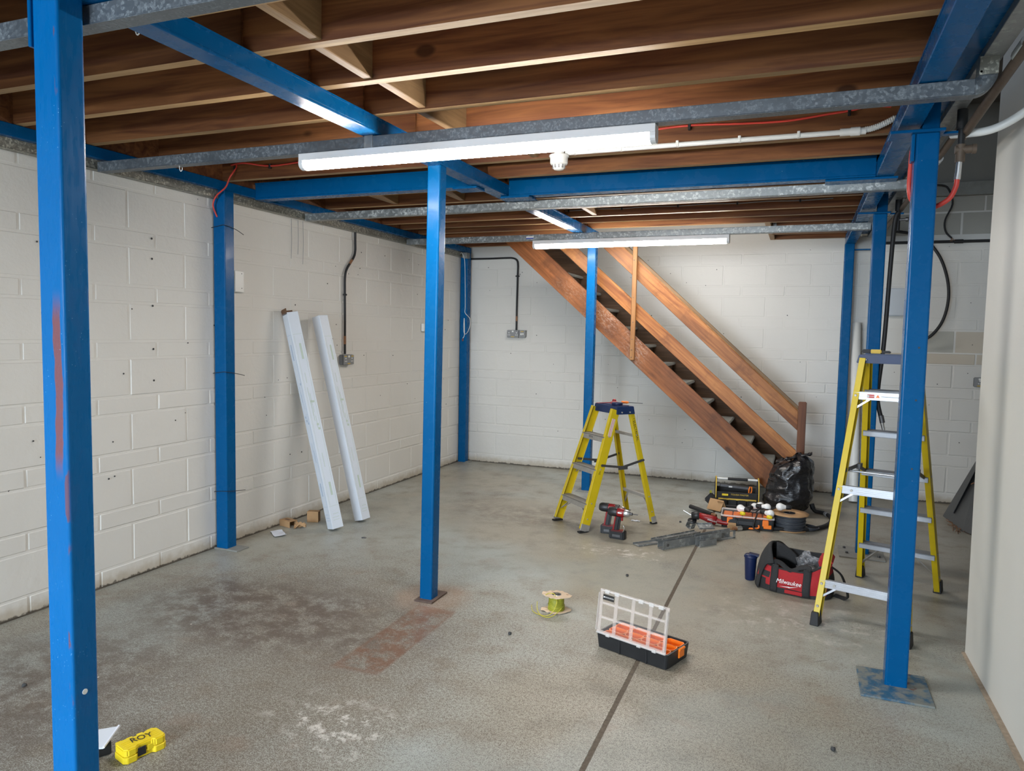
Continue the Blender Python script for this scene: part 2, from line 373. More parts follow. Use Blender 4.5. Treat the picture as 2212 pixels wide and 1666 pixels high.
# ------------------------------------------------------------------ mesh helpers
def frame(z, y=(0, 0, 1)):
    z = Vector(z).normalized(); y = Vector(y)
    x = y.cross(z)
    if x.length < 1e-5: x = Vector((1, 0, 0)).cross(z) if abs(z.x) < .9 else Vector((0, 1, 0)).cross(z)
    x.normalize(); y = z.cross(x)
    return Matrix(((x.x, y.x, z.x), (x.y, y.y, z.y), (x.z, y.z, z.z)))
class G:
    def __init__(s): s.v = []; s.f = []; s.mi = []; s.sm = []; s.cur = 0
    def add(s, vs, fs, smooth=False):
        o = len(s.v); s.v += [Vector(p) for p in vs]
        for f in fs: s.f.append([i + o for i in f]); s.mi.append(s.cur); s.sm.append(smooth)
        return s
    def mat(s, i): s.cur = i; return s
    def box(s, c, d, rot=None, taper=1.):
        hx, hy, hz = (k / 2 for k in d)
        vs = [Vector((x * (taper if z > 0 else 1), y * (taper if z > 0 else 1), z)) for z in (-hz, hz) for x, y in ((-hx, -hy), (hx, -hy), (hx, hy), (-hx, hy))]
        if rot is not None:
            m = rot if isinstance(rot, Matrix) else Euler(rot).to_matrix()
            vs = [m @ p for p in vs]
        c = Vector(c)
        return s.add([p + c for p in vs], [(0, 3, 2, 1), (4, 5, 6, 7), (0, 1, 5, 4), (1, 2, 6, 5), (2, 3, 7, 6), (3, 0, 4, 7)])
    def b2(s, a, b):
        return s.box([(p + q) / 2 for p, q in zip(a, b)], [abs(q - p) for p, q in zip(a, b)])
    def beam(s, p0, p1, wd, h, y=(0, 0, 1)):
        p0, p1 = Vector(p0), Vector(p1); m = frame(p1 - p0, y)
        return s.box((p0 + p1) / 2, (wd, h, (p1 - p0).length), m)
    def prism(s, poly, z0, z1, m=None, o=(0, 0, 0)):
        n = len(poly); o = Vector(o)
        vs = [Vector((x, y, z0)) for x, y in poly] + [Vector((x, y, z1)) for x, y in poly]
        if m is not None: vs = [m @ p for p in vs]
        fs = [tuple(reversed(range(n))), tuple(range(n, 2 * n))] + [(i, (i + 1) % n, n + (i + 1) % n, n + i) for i in range(n)]
        return s.add([p + o for p in vs], fs)
    def cyl(s, p0, p1, r0, r1=None, n=12, caps=True):
        r1 = r0 if r1 is None else r1
        p0, p1 = Vector(p0), Vector(p1); m = frame(p1 - p0)
        vs = []
        for p, r in ((p0, r0), (p1, r1)):
            for i in range(n):
                a = 2 * PI * i / n; vs.append(p + m @ Vector((math.cos(a) * r, math.sin(a) * r, 0)))
        s.add(vs, [(i, (i + 1) % n, n + (i + 1) % n, n + i) for i in range(n)], True)
        if caps: s.add(vs, [tuple(reversed(range(n))), tuple(range(n, 2 * n))])
        return s
    def lathe(s, prof, n=20, o=(0, 0, 0), m=None, wob=None):
        vs = []; o = Vector(o)
        for r, z in prof:
            for i in range(n):
                a = 2 * PI * i / n; rr = r * (wob(a, z) if wob else 1)
                p = Vector((rr * math.cos(a), rr * math.sin(a), z))
                vs.append((m @ p if m is not None else p) + o)
        fs = []
        for k in range(len(prof) - 1):
            fs += [(k * n + i, k * n + (i + 1) % n, (k + 1) * n + (i + 1) % n, (k + 1) * n + i) for i in range(n)]
        s.add(vs, fs, True)
        if prof[0][0] < .0237: s.add(vs[:n], [tuple(reversed(range(n)))])
        if prof[-1][0] < .0237: s.add(vs[-n:], [tuple(range(n))])
        return s
    def tube(s, pts, r, n=8, sub=6, closed=False, caps=True, flat=None):
        P = [Vector(p) for p in pts]
        if len(P) > 2 and sub > 1:
            Q = []; m = len(P)
            rng = range(m if closed else m - 1)
            for i in rng:
                if closed: a, b, c, d = P[(i - 1) % m], P[i], P[(i + 1) % m], P[(i + 2) % m]
                else: a, b, c, d = P[max(i - 1, 0)], P[i], P[i + 1], P[min(i + 2, m - 1)]
                for k in range(sub):
                    t = k / sub
                    Q.append(.5 * ((2 * b) + (c - a) * t + (2 * a - 5 * b + 4 * c - d) * t * t + (3 * b - a - 3 * c + d) * t ** 3))
            if not closed: Q.append(P[-1])
            P = Q
        vs = []; up_ = None; L = len(P)
        for i, p in enumerate(P):
            if closed: t = P[(i + 1) % L] - P[(i - 1) % L]
            else: t = P[min(i + 1, L - 1)] - P[max(i - 1, 0)]
            if t.length < 1e-9: t = Vector((0, 0, 1))
            t.normalize()
            if up_ is None: up_ = Vector((0, 0, 1)) if abs(t.z) < .9 else Vector((1, 0, 0))
            x = up_.cross(t)
            if x.length < 1e-6: x = Vector((1, 0, 0)).cross(t)
            x.normalize(); y = t.cross(x); up_ = y
            ra, rb = (r, r) if flat is None else flat
            for k in range(n):
                a = 2 * PI * k / n; vs.append(p + x * math.cos(a) * ra + y * math.sin(a) * rb)
        fs = []
        for i in range(L if closed else L - 1):
            j = (i + 1) % L
            fs += [(i * n + k, i * n + (k + 1) % n, j * n + (k + 1) % n, j * n + k) for k in range(n)]
        s.add(vs, fs, True)
        if caps and not closed: s.add(vs, [tuple(reversed(range(n))), tuple(range((L - 1) * n, L * n))])
        return s
    def grid(s, fn, nu, nv, smooth=True, wrap=False):
        vs = [fn(u / (nu if wrap else nu - 1), v / (nv - 1)) for v in range(nv) for u in range(nu)]
        fs = []
        for v in range(nv - 1):
            for u in range(nu if wrap else nu - 1):
                fs.append((v * nu + u, v * nu + (u + 1) % nu, (v + 1) * nu + (u + 1) % nu, (v + 1) * nu + u))
        return s.add(vs, fs, smooth)
    def mesh(s, name, bevel=0, seg=1, weld=False):
        me = bpy.data.meshes.new(name)
        me.from_pydata([tuple(p) for p in s.v], [], s.f)
        me.update()
        me.polygons.foreach_set('material_index', s.mi)
        me.polygons.foreach_set('use_smooth', s.sm)
        bm = bmesh.new(); bm.from_mesh(me)
        if weld: bmesh.ops.remove_doubles(bm, verts=bm.verts, dist=1e-5)
        bmesh.ops.recalc_face_normals(bm, faces=bm.faces)
        if bevel:
            es = [e for e in bm.edges if len(e.link_faces) == 2 and e.calc_face_angle(0) > R(32) and not (e.link_faces[0].smooth and e.link_faces[1].smooth)]
            if es: bmesh.ops.bevel(bm, geom=es, offset=bevel, segments=seg, affect='EDGES', clamp_overlap=True)
        bm.to_mesh(me); bm.free()
        return me
    def obj(s, name, mat, parent=None, bevel=0, seg=1, loc=(0, 0, 0), rot=(0, 0, 0), solid=0, **kw):
        me = s.mesh(name, bevel, seg)
        for k in (mat if isinstance(mat, (list, tuple)) else [mat]): me.materials.append(k)
        o = link(name, me, parent, loc, rot)
        if solid:
            md = o.modifiers.new('thickness', 'SOLIDIFY'); md.thickness = solid; md.offset = 0
        for k, v in kw.items(): o[k] = v
        return o
def link(name, data, parent=None, loc=(0, 0, 0), rot=(0, 0, 0)):
    o = bpy.data.objects.new(name, data); col.objects.link(o)
    if parent is not None: o.parent = parent
    o.location = loc; o.rotation_euler = rot
    return o
def thing(name, label, cat, loc=(0, 0, 0), rz=0, group=None, rot=None):
    o = link(name, None, None, loc, rot or (0, 0, rz)); o.empty_display_size = .05
    return tag(o, label, cat, group)
def tag(o, label, cat, group=None):
    o['label'] = label; o['category'] = cat
    if group: o['group'] = group
    return o
def struct(o): o['kind'] = 'structure'; return o
def shared(name, me, parent, loc=(0, 0, 0), rot=(0, 0, 0)): return link(name, me, parent, loc, rot)
def text(name, s, size, mat, parent, loc, rot, ext=.0004, shear=0, align='CENTER', sx=1.):
    cu = bpy.data.curves.new(name, 'FONT'); cu.body = s; cu.size = size; cu.extrude = ext; cu.shear = shear
    cu.align_x = align; cu.align_y = 'CENTER'; cu.resolution_u = 3
    t = bpy.data.objects.new('tmp', cu); col.objects.link(t)
    dg = bpy.context.evaluated_depsgraph_get()
    me = bpy.data.meshes.new_from_object(t.evaluated_get(dg)); me.name = name
    bpy.data.objects.remove(t); bpy.data.curves.remove(cu)
    me.materials.clear(); me.materials.append(mat)
    for v in me.vertices: v.co.x *= sx
    return link(name, me, parent, loc, rot)

# ================================================================== ROOM SHELL
XL, YB = -3.65, 7.68        # left wall face, back wall face
JX0, JX1 = -.647, -.633     # expansion joint in the slab
g = G(); g.b2((-4.2, -4.2, -.12), (JX0, 8.2, 0)); g.b2((JX1, -4.2, -.12), (3.6, 8.2, 0))
fl = struct(g.obj('floor', M['floor'], bevel=.004))
g = G(); g.b2((JX0 - .003, -4.2, -.11), (JX1 + .003, 8.2, -.0018))
g.obj('joint_strip', M['joint'], fl)

rowz = []
z = 0.0
seq = [('s', .102), ('t', .226)]
hh = [0.0, .102, .330, .432, .658, .760, .985, 1.086, 1.308, 1.408, 1.632, 1.732, 1.956, 2.056, 2.280, 2.382]
BL = {}
def block_mesh(L, H, var):
    key = (round(L, 3), round(H, 3), var)
    if key in BL: return BL[key]
    rnd = random.Random(hash(key) & 0xffff)
    gg = G(); gg.box((0, 0, 0), (L, .020, H))
    me = gg.mesh('block', .0065)
    for v in me.vertices:                      # soft uneven arrises
        v.co.x += rnd.uniform(-.0012, .0012); v.co.z += rnd.uniform(-.0012, .0012)
        if v.co.y < 0: v.co.y += rnd.uniform(-.001, .001)
    BL[key] = me
    return me
def courses(wall, u0, u1, to_world, rotz, mats, zs, tall0, short0, pitch, cuts=None, proud=.0050):
    """lay blocks in alternating tall and short courses; to_world maps (u,z,out)->xyz"""
    for k in range(len(zs) - 1):
        za, zb = zs[k], zs[k + 1]; H = zb - za
        off = short0 if H < .15 else tall0
        i0 = math.floor((u0 - off) / pitch)
        u = off + i0 * pitch
        while u < u1 - .02:
            a, b = max(u, u0), min(u + pitch, u1)
            u += pitch
            if b - a < .03: continue
            L = b - a - .0075; Hh = H - .007
            L = round(L / .002) * .002
            var = random.randrange(4)
            me = block_mesh(L, Hh, var)
            if not me.materials: me.materials.append(M['wall_l'])
            p = proud * random.uniform(.55, 1.0) * (.6 if za > 1.3 else 1)
            o = shared('block', me, wall, to_world((a + b) / 2 + random.uniform(-.001, .001), (za + zb) / 2, p - .010), (random.uniform(-.002, .002), 0, rotz + random.uniform(-.0015, .0015)))
            mm = mats((a + b) / 2, (za + zb) / 2)
            o.material_slots[0].link = 'OBJECT'; o.material_slots[0].material = mm

# left wall
g = G(); g.b2((XL - .2, -3.0, -.05), (XL, YB + .2, 2.95))
wl = struct(g.obj('wall_left', M['wall_l']))
courses(wl, 1.9, YB, lambda u, z, o: (XL + o, u, z), R(90), lambda u, z: M['wall_l'], hh, 3.15, 3.345, .415)
g = G(); g.b2((XL + .0, 1.9, 2.385), (XL + .008, YB, 2.56)); g.obj('smooth_top_course', M['wall_l'], wl)
# back wall
g = G(); g.b2((XL - .2, YB, -.05), (3.6, YB + .2, 3.9))
wb = struct(g.obj('wall_back', M['wall_b']))
hb = [0.0, .169, .358, .478, .664, .777, .970, 1.061, 1.280, 1.387, 1.591, 1.698, 1.906, 2.010, 2.218, 2.328]
hb = [0.0, .10, .345, .450, .664, .770, .970, 1.066, 1.284, 1.387, 1.595, 1.698, 1.906, 2.010, 2.218, 2.328]
def bm_(u, z):
    if u > .7 and 1.284 < z < 1.595: return M['wall_r'] if u > 1.15 or random.random() < .4 else M['wall_r2']
    return M['wall_b']
courses(wb, XL + .07, 2.05, lambda u, z, o: (u, YB - o, z), 0, bm_, hb, -3.225, -3.05, .410)
g = G(); g.b2((XL, YB - .006, 2.333), (2.4, YB, 2.46)); g.obj('smooth_top_course', M['wall_b'], wb)
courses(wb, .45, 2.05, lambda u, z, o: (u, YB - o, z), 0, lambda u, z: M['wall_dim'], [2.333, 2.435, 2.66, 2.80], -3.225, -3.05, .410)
G().b2((.42, YB - .010, 2.86), (3.4, YB, 3.9)).obj('upper_shade_panel', plain('shade_grey_upper_wall', (.24, .23, .205), .9, 0, .12, 3, .1), wb)  # grey panel paints in the shade where little light reaches the upper wall
g = G(); g.b2((.55, YB - .055, 2.80), (1.7, YB, 2.92)); g.box((.72, YB - .06, 2.77), (.10, .03, .05)); g.obj('lintel', M['plate_grey'], wb, .004)
g = G()
for i in range(60):
    x = random.uniform(-3.4, 1.7); z = random.choice([.5, .9, 1.2, 1.5, 1.8, 2.1, 2.25]) + random.uniform(-.15, .12)
    g.cyl((x, YB - .0085, z), (x, YB - .0065, z), random.uniform(.003, .0055), n=7)
g.obj('fixing_holes', M['debris'], wb, kind='stuff')
g = G()
for i in range(46):
    y = random.uniform(2.3, 7.4); z = random.choice([.6, .9, 1.2, 1.45, 1.6, 1.95, 2.1]) + random.uniform(-.1, .1)
    g.cyl((XL + .0065, y, z), (XL + .0085, y, z), random.uniform(.003, .006), n=7)
for z in (1.62, 1.90, 1.36, 2.02, 1.17): g.cyl((XL + .0065, 3.315, z), (XL + .0085, 3.315, z), .0065, n=8)
g.obj('fixing_holes', M['debris'], wl, kind='stuff')
# sheet partition at the right of the picture
g = G()
def part_fn(u, v):
    y = -3.0 + u * 7.0; z = v * 3.6
    bow = .010 * math.sin(v * 5 + u * 9) + .012 * math.sin(u * 23) * (.4 + .6 * v)
    return Vector((.795 + bow * .5, y, z))
g.grid(part_fn, 60, 16)
g.b2((.815, -3.0, 0), (.90, 4.0, 3.6))
wp = struct(g.obj('wall_partition', M['partition']))
g = G(); g.b2((.780, -3.0, 0), (.82, 4.0, .006)); g.obj('grout_line', plain('crumbling_floor_edge', (.34, .27, .20), .9, 0, .4, 60, .4), wp)
# right wall, front wall with loading door, upper ceiling
struct(G().b2((2.4, 3.2, 0), (2.6, YB, 3.6)).obj('wall_right', M['partition']))
g = G(); g.b2((-3.85, -3.2, 0), (-3.25, -3.0, 3.6)); g.b2((-.8, -3.2, 0), (2.6, -3.0, 3.6)); g.b2((-3.25, -3.2, 2.25), (-.8, -3.0, 3.6))
struct(g.obj('wall_front', M['grey_wall']))
g = G(); g.b2((-3.9, -3.3, 2.66), (.50, YB, 2.69))
ceil = struct(g.obj('ceiling', M['deck']))
struct(G().b2((.40, -3.3, 3.60), (2.7, YB + .1, 3.66)).obj('ceiling_upper', M['grey_wall']))

# ------------------------------------------------------------------ ceiling joists
JB, JT = 2.452, 2.66
def joist(x0, x1, y, skew=0., th=.045, jb=JB, jt=JT):
    g = G(); L = x1 - x0
    h = (jt - jb) / 2
    g.box((0, 0, 0), (L, th, 2 * h))
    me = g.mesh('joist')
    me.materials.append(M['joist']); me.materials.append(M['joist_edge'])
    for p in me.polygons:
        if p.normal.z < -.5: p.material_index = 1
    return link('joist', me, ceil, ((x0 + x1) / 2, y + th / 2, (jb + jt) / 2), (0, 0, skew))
BXL, BXR = -1.905, -1.812     # central beam
RXL, RXR = .330, .418         # right beam
ys = [-1.8, -1.4, -1.0, -.6, -.2, .2, .6, .98, 1.36, 1.755, 2.09, 2.465, 2.85, 3.32, 3.83]
for y in ys:
    joist(XL, BXL + .05, y - .015 if y > 1 else y, R(.1)); joist(BXL + .05, RXR + .0, y, R(.1))
joist(XL, BXL + .05, 4.50)
joist(BXL + .05, RXR, 4.22)
for y in (4.95, 5.38, 5.80, 6.12, 6.46):
    joist(XL, BXL + .05, y - .03); joist(BXL + .05, RXR, y)
joist(BXL + .05, RXR, 4.62)
joist(XL, -2.06, 6.82); joist(XL, -2.20, 7.18); joist(XL, -2.30, 7.52)
joist(-.30, RXL, 6.85); joist(-.30, RXL, 7.22); joist(-.30, RXL, 7.60)
G().b2((XL, .9, 2.452), (XL + .085, 7.64, 2.655)).obj('wall_plate', M['joist'], ceil)
# trimmer closing the stair opening on its right
g = G(); g.box((0, 0, 0), (.045, 1.15, .2)); g.obj('trimmer', M['nog'], ceil, .003, loc=(-.315, 7.1, 2.555))
g = G(); g.box((-.27, 6.86, 2.49), (.03, .05, .06)); g.box((-.27, 6.89, 2.455), (.05, .05, .004)); g.obj('joist_hanger', M['steel'], ceil)
def nog(x, y0, y1, zb=JB + .005):
    g = G(); g.box((0, 0, 0), (.038, y1 - y0, .15)); g.obj('nogging', M['nog'], ceil, .003, loc=(x, (y0 + y1) / 2, zb + .075), rot=(0, 0, random.uniform(-.02, .02)))
for x, a, b in ((-1.545, 1.80, 2.09), (-1.585, 2.135, 2.465), (-1.565, 2.51, 2.85), (-1.60, 2.895, 3.32), (-1.40, 3.365, 3.83), (-2.92, 4.545, 4.92), (-2.36, 4.545, 4.92), (-1.42, 4.665, 4.95), (-.86, 4.665, 4.95), (-1.25, 4.995, 5.38), (-1.6, 5.425, 5.80)):
    nog(x, a, b)
# dark duct hidden up between two joists
g = G(); g.tube([(-.9, 2.7, 2.64), (-1.25, 2.69, 2.60), (-1.5, 2.7, 2.64)], .09, 12, 6, flat=(.12, .06)); g.obj('duct_offcut', plain('dark_teal_duct', (.012, .03, .035), .6), ceil)

# ================================================================== STEELWORK
ZB = 2.38
def channel_y(name, x0, x1, y0, y1, label, side):
    """beam running along y: web plate with a bottom and a top flange"""
    t = thing(name, label, 'beam', ((x0 + x1) / 2, (y0 + y1) / 2, ZB))
    W, L = x1 - x0, y1 - y0
    G().box((0, 0, .006), (W, L, .012)).obj('bottom_flange', M['blue'], t, .003)
    xw = W / 2 - .006 if side > 0 else -W / 2 + .006
    G().box((xw, 0, .040), (.010, L, .060)).obj('web', M['blue'], t, .002)
    G().box((0, 0, .067), (W + .004, L, .008)).obj('top_flange', M['blue'], t)
    return t
channel_y('steel_beam', BXL, BXR, .2, 7.0, 'long blue steel beam running away through the middle column head', 1)
b = channel_y('steel_beam', RXL, RXR, .2, 7.62, 'long blue steel beam at right over the two ladder-side columns', -1)
G().box((.100, 0, .100), (.11, 7.3, .012)).obj('ledger_angle', M['blue'], b, .002)
G().box((.045, 0, .18), (.012, 7.3, .22)).obj('back_web', M['blue'], b)
# cross beams along x
def channel_x(x0, x1, y0, label):
    t = thing('steel_beam', label, 'beam', ((x0 + x1) / 2, y0 + .045, ZB))
    L = x1 - x0
    G().box((0, 0, .006), (L, .09, .012)).obj('bottom_flange', M['blue'], t, .003)
    G().box((0, -.036, .058), (L, .010, .10)).obj('web', M['blue'], t, .002)
    G().box((0, 0, .108), (L, .09, .010)).obj('top_flange', M['blue'], t)
    return t
b = channel_x(XL + .10, BXL, 4.10, 'blue steel cross beam between left wall and middle beam')
G().box((.78, .0, -.007), (.16, .13, .012)).obj('splice_plate', M['blue'], b, .002)
b = channel_x(BXR, RXL, 4.46, 'blue steel cross beam between middle beam and right beam')
G().box((-1.02, .0, -.007), (.20, .13, .012)).obj('splice_plate', M['blue'], b, .002)
G().box((1.0, .02, -.007), (.36, .12, .012)).obj('splice_plate', M['blue'], b, .002)
b = channel_x(XL + .10, BXL, 1.28, 'blue steel cross beam at top left corner above nearest column')
# wall beam on the left
t = thing('steel_beam', 'blue steel beam fixed high along the left block wall', 'beam', (XL + .055, 4.3, 2.39))
G().box((0, 0, .030), (.09, 6.7, .060)).obj('web', M['blue'], t, .003)

def column(cx, cy, w_, d_, top, label, plate, pm, mat=None, lean=(0, 0), pz=.010, prot=0, seams=(), mmlabel=None):
    t = thing('steel_column', label, 'column', (cx, cy, 0))
    g = G(); n = 5; r = .009; poly = []
    for sx, sy, a0 in ((1, 1, 0), (-1, 1, 90), (-1, -1, 180), (1, -1, 270)):
        for k in range(n):
            a = R(a0 + 90 * k / (n - 1)); poly.append((sx * (w_ / 2 - r) + r * math.cos(a), sy * (d_ / 2 - r) + r * math.sin(a)))
    g.prism(poly, .005, top)
    me = g.mesh('shaft')
    for p in me.polygons: p.use_smooth = False
    for v in me.vertices:
        if v.co.z > .5: v.co.x += lean[0]; v.co.y += lean[1]
    me.materials.append(mat or M['blue'])
    link('shaft', me, t)
    px0, px1, py0, py1 = plate
    G().box(((px0 + px1) / 2 - cx, (py0 + py1) / 2 - cy, pz / 2), (px1 - px0, py1 - py0, pz), (0, 0, prot)).obj('base_plate', pm, t, .0015)
    for z in seams:
        g = G(); g.tube([(-w_ / 2 - .02, -d_ / 2 - .003, z - .01), (0, -d_ / 2 - .004, z), (w_ / 2 + .004, -d_ / 2 - .004, z + .004), (w_ / 2 + .008, d_ / 2, z - .01), (w_ / 2 - .03, d_ / 2 + .12, z - .03)], .0022, 5, 4)
        g.obj('tie_wire', M['rubber'], t)
    return t
c1 = column(-1.907, 1.44, .095, .080, ZB, 'nearest blue steel column with red primer scrape, at left edge', (-2.0, -1.8, 1.33, 1.55), M['plate'], M['blue_worn'])
G().cyl((.041, -.005, .455), (.0495, -.005, .455), .008, n=12).obj('paint_dot', M['white_pl'], c1)
G().box((-.052, 0, 2.31), (.012, .09, .14)).obj('cleat', M['blue'], c1, .002)
c2 = column(-1.890, 3.573, .076, .082, ZB, 'middle blue steel column standing beside the rust stain', (-1.942, -1.832, 3.50, 3.69), M['plate_rust'], lean=(.022, 0))
c3 = column(.440, 3.497, .088, .082, 2.345, 'blue steel column on wide plate in front of the tall stepladder', (.294, .570, 3.325, 3.615), M['plate'])
for z in (1.47, 1.25, .96): G().cyl((.012, -.0405, z), (.012, -.0425, z), .004, n=8).obj('bolt_hole', M['debris'], c3)
G().box((-.04, .0, 2.352), (.20, .13, .012)).obj('head_plate', M['blue'], c3, .002)
G().box((.012, .01, 2.50), (.062, .07, .28)).obj('upper_stub', M['blue'], c3, .003)
G().box((-.052, -.02, 2.29), (.012, .05, .11)).obj('stiffener', M['blue'], c3, .002)
G().box((.09, .02, 2.352), (.11, .04, .010)).obj('pipe_bracket', M['blue'], c3, .002)
c4 = column(.452, 5.60, .085, .082, 2.345, 'blue steel column behind the tall stepladder on bolted plate', (.300, .590, 5.44, 5.72), M['plate_grey'])
G().box((-.04, .0, 2.352), (.20, .13, .012)).obj('head_plate', M['blue'], c4, .002)
G().box((.012, .01, 2.50), (.062, .07, .28)).obj('upper_stub', M['blue'], c4, .003)
G().box((.09, .02, 2.352), (.11, .04, .010)).obj('pipe_bracket', M['blue'], c4, .002)
for x, y in ((-.10, -.07), (.10, -.09), (-.11, .06)): G().cyl((x, y, .010), (x, y, .022), .010, n=6).obj('bolt', M['grip'], c4)
c5 = column(.370, 7.56, .085, .082, 2.38, 'blue steel column against back wall right of the stairs', (.32, .43, 7.50, 7.64), M['plate'])
G().box((.10, .0, 2.33), (.16, .03, .012)).obj('pipe_bracket', M['blue'], c5, .002)
c6 = column(-1.866, 6.72, .082, .080, ZB, 'blue steel column in front of the upper stair flight', (-1.95, -1.77, 6.64, 6.80), M['plate_grey'])
c7 = column(-3.588, 3.845, .095, .090, 2.39, 'blue steel column against left wall near the leaning cartons', (-3.645, -3.45, 3.79, 3.905), M['plate_grey'], seams=(1.20, .40, 2.16))
c8 = column(-3.594, 7.600, .090, .090, 2.39, 'blue steel column in the far left corner', (-3.64, -3.50, 7.56, 7.65), M['plate_grey'])

# ================================================================== TRUNKING
def trunk(p0, p1, label, mat='galv', w_=.052, clips=()):
    p0, p1 = Vector(p0), Vector(p1); c = (p0 + p1) / 2; d = p1 - p0
    t = thing('cable_trunking', label, 'trunking', c, math.atan2(d.y, d.x))
    L = d.length
    g = G(); g.box((0, 0, .0), (L, w_, .050)); g.obj('trough', M[mat], t, .0015)
    g = G(); g.box((0, 0, -.0265), (L, w_ + .003, .003)); g.obj('lid', M[mat], t, .0008)
    for k in clips:
        G().box((k - 0, 0, 0), (.045, w_ + .004, .056)).obj('coupler', M['galv_dull'], t, .001)
    return t
ZT = 2.352
trunk((-3.60, 1.525, ZT), (.42, 1.525, ZT), 'galvanised trunking crossing nearest, cut by the top edge', 'galv_dark', clips=(-1.0,))
t1 = trunk((-3.58, 2.935, ZT), (.50, 2.925, ZT), 'galvanised trunking carrying the nearer lit batten', 'galv_dark', clips=(-.33,))
t2 = trunk((-3.58, 4.71, ZT), (.56, 4.585, ZT), 'galvanised trunking below the blue cross beams, no lamp')
t3 = trunk((-3.58, 6.26, ZT), (.44, 6.17, ZT), 'galvanised trunking carrying the farther lit batten', clips=(-.14,))
G().b2((-.77, -.0275, -.013), (-.70, -.0265, .010)).obj('sticker', [M['white_pl']], t3)
G().b2((-.77, -.0285, -.013), (-.70, -.0273, -.003)).obj('sticker_band', M['blue_ink'], t3)
tl = trunk((XL + .034, 1.0, 2.366), (XL + .034, 7.62, 2.366), 'speckled galvanised trunking along the top of the left wall', 'galv_bright', .05)
# elbow and run going towards the viewer on the right
t = thing('cable_trunking', 'galvanised trunking elbow turning towards viewer at top right', 'trunking', (.50, 2.925, ZT))
g = G(); N = 9
def elb(u, v):
    a = u * PI / 2; r = .012 + v * .052
    return Vector((-.002 + math.sin(a) * r, 0, .038 - math.cos(a) * r))
for yy in (-.026, .026): g.grid(lambda u, v, yy=yy: elb(u, v) + Vector((0, yy, 0)), N, 2)
for vv in (0, 1): g.grid(lambda u, v, vv=vv: elb(u, vv) + Vector((0, -.026 + .052 * v, 0)), N, 2)
g.obj('elbow', M['galv_dark'], t, solid=.002)
G().box((.036, 0, .065), (.056, .058, .06)).obj('coupler', M['galv_bright'], t, .001)
for z in (.0, .045): G().cyl((.014, -.0275, z), (.014, -.029, z), .004, n=8).obj('screw', M['grip'], t)
t = thing('cable_trunking', 'dim galvanised trunking outside the right beam running to back wall', 'trunking', (.548, 4.1, 2.47))
G().box((0, 0, 0), (.060, 7.0, .05)).obj('trough', M['galv_dull'], t, .0015)

# ================================================================== LED BATTENS
def batten(loc, L, rz, label, glow='led'):
    t = thing('led_batten', label, 'lamp', loc, rz, 'lit LED battens under the trunking')
    g = G(); g.prism([(-.034, 0), (-.034, -.034), (.034, -.034), (.034, 0)], -L / 2, L / 2, Matrix(((0, 0, 1), (1, 0, 0), (0, 1, 0))))
    g.obj('body', M['white_body'], t, .0015)
    pr = [(-.0335, -.034)]
    for k in range(9):
        a = PI + PI * k / 8; pr.append((.0335 * math.cos(a) * (1 if abs(math.cos(a)) > .98 else 1), -.046 + .026 * math.sin(a)))
    pr.append((.0335, -.034))
    g = G(); g.prism(pr, -L / 2 + .022, L / 2 - .022, Matrix(((0, 0, 1), (1, 0, 0), (0, 1, 0))))
    for k in range(len(g.sm)): g.sm[k] = False
    g.obj('diffuser', M[glow], t)
    for s in (-1, 1):
        g = G(); g.prism(pr, s * (L / 2 - .011) - .011, s * (L / 2 - .011) + .011, Matrix(((0, 0, 1), (1, 0, 0), (0, 1, 0))))
        g.obj('end_cap', M['white_body'], t)
    return t
batten((-1.410, 2.932, 2.3235), 1.685, 0, 'nearer lit LED batten, larger in view, under trunking')
batten((-1.430, 6.215, 2.3235), 1.695, R(-1.2), 'farther lit LED batten in front of the stairs', 'led_dimmer')

# sensor and white conduit
t = thing('smoke_sensor', 'white round ceiling sensor at the end of the white conduit', 'sensor', (-1.255, 3.80, 2.485))
G().lathe([(.001, .0), (.026, 0), (.027, -.03), (.024, -.034)], 20).obj('back_box', M['white_pl'], t)
G().lathe([(.02, -.030), (.052, -.032), (.054, -.040), (.048, -.044), (.047, -.075), (.043, -.082), (.03, -.084)], 28).obj('base', M['white_pl'], t)
g = G(); g.lathe([(.036, -.080), (.033, -.095), (.026, -.108), (.012, -.112), (.001, -.112)], 24); g.obj('sensing_head', M['white_pl'], t)
g = G()
for k in range(10):
    a = 2 * PI * k / 10; g.box((.033 * math.cos(a), .033 * math.sin(a), -.093), (.004, .008, .018), (0, 0, a))
g.obj('vent_slots', M['grey_pl'], t)
t = thing('cable_conduit', 'white plastic conduit from the round sensor to the right beam', 'conduit', (-.5, 3.805, 2.462))
G().cyl((-.72, 0, 0), (.66, 0, 0), .0125, n=14).obj('pipe', M['white_pl'], t)
G().cyl((.62, 0, 0), (.665, 0, 0), .017, n=14).cyl((.665, 0, 0), (.705, 0, .0), .020, n=14).cyl((.705, 0, 0), (.73, 0, 0), .016, n=14).obj('coupler', M['white_pl'], t)
g = G(); pts = [(.73 + .008 * i, 0, .004 + .040 * (i / 14.) ** 1.6 if i < 15 else .044) for i in range(38)]
g.tube(pts, .0125, 12, 1)
for p in pts: g.cyl((p[0] - .0015, 0, p[2]), (p[0] + .0015, 0, p[2] + .0008), .0145, n=12)
g.obj('flexible_end', M['white_pl'], t)
for x in (-.67, -.42, -.13, .17, .44):
    G().box((x, 0, .004), (.014, .029, .030)).obj('saddle_clip', M['white_pl'], t, .002)
